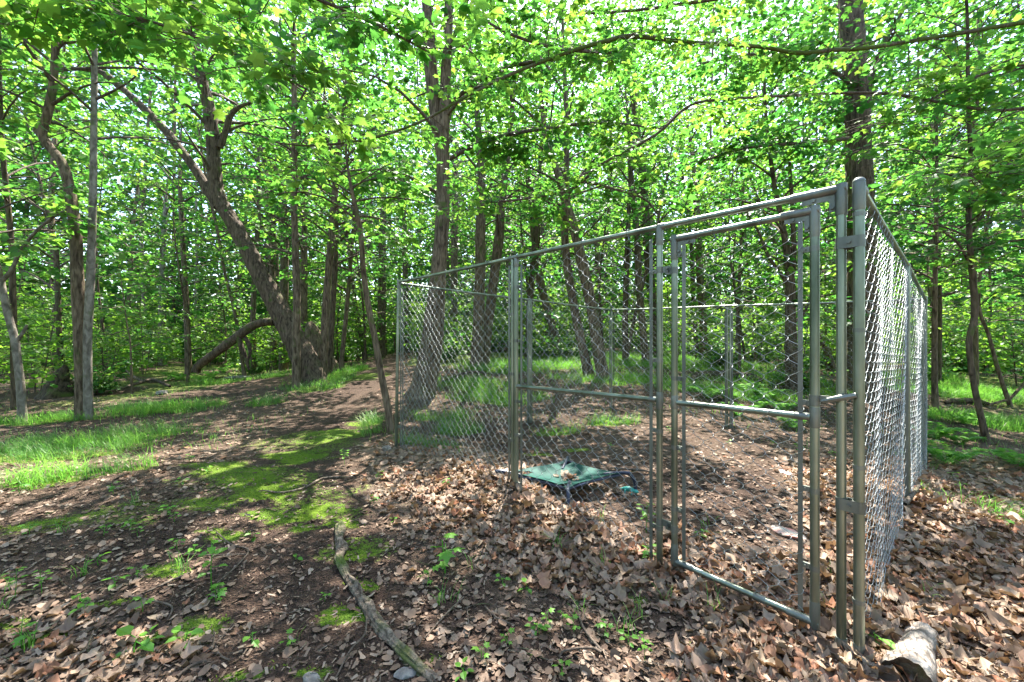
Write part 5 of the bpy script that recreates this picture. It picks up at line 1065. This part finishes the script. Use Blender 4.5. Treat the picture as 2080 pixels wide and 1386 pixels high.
def grass():
    rng = np.random.default_rng(31); mb = MB()
    for px, py, rx, ry, rot in GRASSP:
        c = gp(px, py); n = int(min(14000, max(900, (8000 if c[1] < 9 else 4200) * rx * ry)))
        q = rng.uniform(-1.1, 1.1, (n, 2)); x = c[0] + q[:, 0] * rx * math.cos(rot) - q[:, 1] * ry * math.sin(rot); y = c[1] + q[:, 0] * rx * math.sin(rot) + q[:, 1] * ry * math.cos(rot)
        cl = vnoise(x * 3.5, y * 3.5, seed=14); ok = (rng.random(n) < blob(x, y, px, py, rx, ry, rot)) & (rng.random(n) < 0.15 + 1.3 * cl) & (path_mask(x, y) < 0.6); x, y, cl = x[ok], y[ok], cl[ok]; m = len(x)
        if not m: continue
        H = (0.10 + 0.18 * rng.random(m)) * (0.6 + 0.7 * cl); far = 1 + 0.08 * max(0, c[1] - 6)
        blades(mb, np.stack([x, y, ground_z(x, y) - 0.005], -1), H, np.full(m, 0.0042 * far), rng.uniform(0.3, 1.1, m), rng.uniform(0, 6.28, m) * 0.55 + vnoise(x * 2, y * 2, seed=15) * 5, np.clip(0.25 + 0.5 * cl + rng.normal(0, .16, m), 0, 1) * 0.98)
    n = 26000; d = rng.uniform(4.5, 17, n); x = (rng.uniform(-60, 2140, n) - CX) / F * d; cl = vnoise(x * 1.3 + 9, d * 1.3, seed=24) * 0.6 + vnoise(x * 4, d * 4, seed=25) * 0.4
    ok = (rng.random(n) < 1.9 * (cl - 0.36)) & (path_mask(x, d) < 0.35); x, d, cl = x[ok], d[ok], cl[ok]; ok = np.array([not in_kennel(a, b, 0.0) for a, b in zip(x, d)]); x, d, cl = x[ok], d[ok], cl[ok]; m = len(x)
    blades(mb, np.stack([x, d, ground_z(x, d) - 0.005], -1), (0.06 + 0.14 * rng.random(m)), 0.0045 * (1 + 0.08 * np.maximum(0, d - 6)), rng.uniform(0.3, 1.1, m), rng.uniform(0, 6.28, m), np.clip(cl + rng.normal(0, .18, m), 0, 1) * 0.98)
    for k in range(60):                                        # loose tufts
        px, py = rng.uniform(0, 2080), rng.uniform(790, 1330); c = gp(px, py)
        if path_mask(c[0], c[1]) > 0.7 or in_kennel(c[0], c[1], -0.2) and rng.random() < 0.5: continue
        m = int(rng.integers(5, 16)); P = c + np.column_stack([rng.normal(0, 0.02, (m, 2)), np.zeros(m)]); blades(mb, P, rng.uniform(0.05, 0.16, m), np.full(m, 0.004), rng.uniform(0.2, 0.9, m), rng.uniform(0, 6.28, m), rng.random(m) * 0.9)
    o = mb.build('grass', M_GRASS); tag(o, 'fine bright green grass growing in patches on the forest floor', 'grass', None, 'stuff')
    mb = MB()
    for px, py, rx, ry, rot in MOSS:
        c = gp(px, py); n = int(min(9000, 26000 * rx * ry)); q = rng.uniform(-1.1, 1.1, (n, 2)); x = c[0] + q[:, 0] * rx * math.cos(rot) - q[:, 1] * ry * math.sin(rot); y = c[1] + q[:, 0] * rx * math.sin(rot) + q[:, 1] * ry * math.cos(rot)
        cl = vnoise(x * 14, y * 14, seed=16); ok = (rng.random(n) < blob(x, y, px, py, rx, ry, rot)) & (rng.random(n) < 0.1 + 1.2 * cl); x, y, cl = x[ok], y[ok], cl[ok]; m = len(x)
        if m: blades(mb, np.stack([x, y, ground_z(x, y) - 0.004], -1), 0.008 + 0.014 * rng.random(m), np.full(m, 0.0035), rng.uniform(0.1, 0.9, m), rng.uniform(0, 6.28, m), np.clip(0.2 + 0.6 * cl + rng.normal(0, .2, m), 0, 1))
    o = mb.build('moss', M_MOSS); tag(o, 'yellow-green moss cushions on the path and soil', 'moss', None, 'stuff')
grass()

def seedling_proto(k):
    rng = np.random.default_rng(400 + k); R = thing('seedling', 'seedling', 'seedling'); h = (0.04, 0.06, 0.05, 0.15, 0.08)[k]; n = (3, 4, 5, 9, 6)[k]
    MB().tube(np.array([(0, 0, -0.01), (0.004, 0.003, h * 0.5), (0.0, 0.008, h)]), [0.0022, 0.0018, 0.0012], 4).build('stem', M_SEED, R)
    for j in range(n):
        mb = MB(); z = h * (0.35 + 0.65 * (j + 1) / n); a = j * 2.4 + rng.normal(0, .3); d = np.array((math.cos(a), math.sin(a), rng.normal(-.05, .15))); p = np.array((0, 0, z)); s = rng.uniform(0.022, 0.042)
        mb.tube([p, p + d * 0.02], 0.001, 3, cap=False); put_leaves(mb, MAPLE if k in (1, 4) else OVAL, (p + d * 0.018)[None], d[None], np.array([(0, 0, 1.0)]) + rng.normal(0, .2, (1, 3)), np.array([s]), rng.random(1)); mb.build('leaf', M_SEED, R)
    return R
SDL = [seedling_proto(k) for k in range(5)]
SPTS = [('tall leafy seedling in the middle of the bare soil', None, [(430, 1200, 3, 1.5)]), ('broad-leaved plant with long grass stems in the litter left of the gate', None, [(905, 1165, 4, 2.2)]), ('low plant with lobed leaves at the soil edge left of the gate', None, [(868, 1190, 1, 1.3)]),
        ('pale big-leaved seedling at the bottom edge at lower left', None, [(275, 1335, 0, 1.7)]), ('seedling at the foot of the gate hinge post', None, [(1318, 1145, 4, 1.2)]), ('leafy seedling inside the kennel behind the hinge post', None, [(1312, 1085, 3, 1.3)]), ('seedling with pale leaf right of the corner post', None, [(1778, 1325, 0, 1.6)]),
        ('small green seedling sprouting from the path soil', 'seedlings on the path', [(340, 1045, 2, 1), (355, 1060, 1, 1), (330, 1040, 0, 1), (265, 1075, 2, 1), (210, 1090, 4, .9), (280, 1090, 1, .9), (395, 1130, 2, 1), (515, 1095, 0, .9), (360, 1120, 4, .9), (200, 1150, 2, 1), (235, 1195, 2, 1.1), (280, 1175, 1, .9), (170, 1245, 2, 1), (160, 1225, 0, 1), (375, 1315, 2, 1.2), (440, 1230, 4, 1), (445, 1215, 1, .9), (290, 1245, 1, .9), (60, 1090, 4, 1), (30, 1215, 3, .9), (85, 1210, 3, .8), (600, 1140, 0, .8), (585, 1320, 1, .8), (510, 1310, 0, .9), (660, 1225, 1, .7), (420, 960, 2, 1), (385, 940, 4, 1), (370, 985, 2, 1), (230, 1005, 4, 1.1), (40, 1005, 4, 1.2), (300, 1320, 2, 1.1), (45, 1320, 4, 1)]),
        ('small green seedling in the foreground soil before the gate', 'seedlings before the gate', [(1070, 1203, 0, .9), (1085, 1285, 2, .8), (1110, 1268, 1, .8), (1095, 1290, 0, .9), (1028, 1312, 1, .8), (1142, 1262, 0, .9), (1228, 1295, 4, .9), (1275, 1310, 2, .8), (1310, 1350, 3, .7), (980, 1345, 1, .9), (1020, 1190, 2, .8), (1165, 1285, 1, .8), (940, 1380, 2, .9), (1140, 1375, 1, .8), (760, 1025, 4, .8), (800, 1065, 1, .7), (850, 1000, 2, .8), (770, 975, 4, .9), (700, 945, 3, 1), (905, 990, 4, .8)]),
        ('green seedling in the dry leaves right of the kennel', 'seedlings right of the kennel', [(1985, 1010, 2, 1), (1950, 1000, 4, 1), (2010, 985, 1, 1), (1935, 970, 2, 1), (2040, 1075, 4, 1), (1965, 940, 4, 1.2), (2020, 930, 2, 1)]),
        ('green seedling growing inside the kennel', 'seedlings inside the kennel', [(1425, 1100, 4, .9), (1625, 920, 4, 1.2), (1570, 905, 2, 1), (1480, 905, 1, .9), (1690, 930, 4, 1), (1240, 910, 2, 1), (1360, 880, 4, 1), (1180, 870, 2, 1), (1120, 860, 4, 1)])]
first = set()
for lab, grp, pts in SPTS:
    for px, py, k, sc in pts:
        p = SDL[k]; g = gp(px, py); rz = RNG.random() * 6.28
        if k not in first:
            first.add(k); p.location = g; p.rotation_euler = (0, 0, rz); p.scale = (sc,) * 3; p['label'] = lab
            if grp: p['group'] = grp
        else:
            c = copy_tree(p, g, rz, sc, lab, grp)
            if not grp and 'group' in c: del c['group']
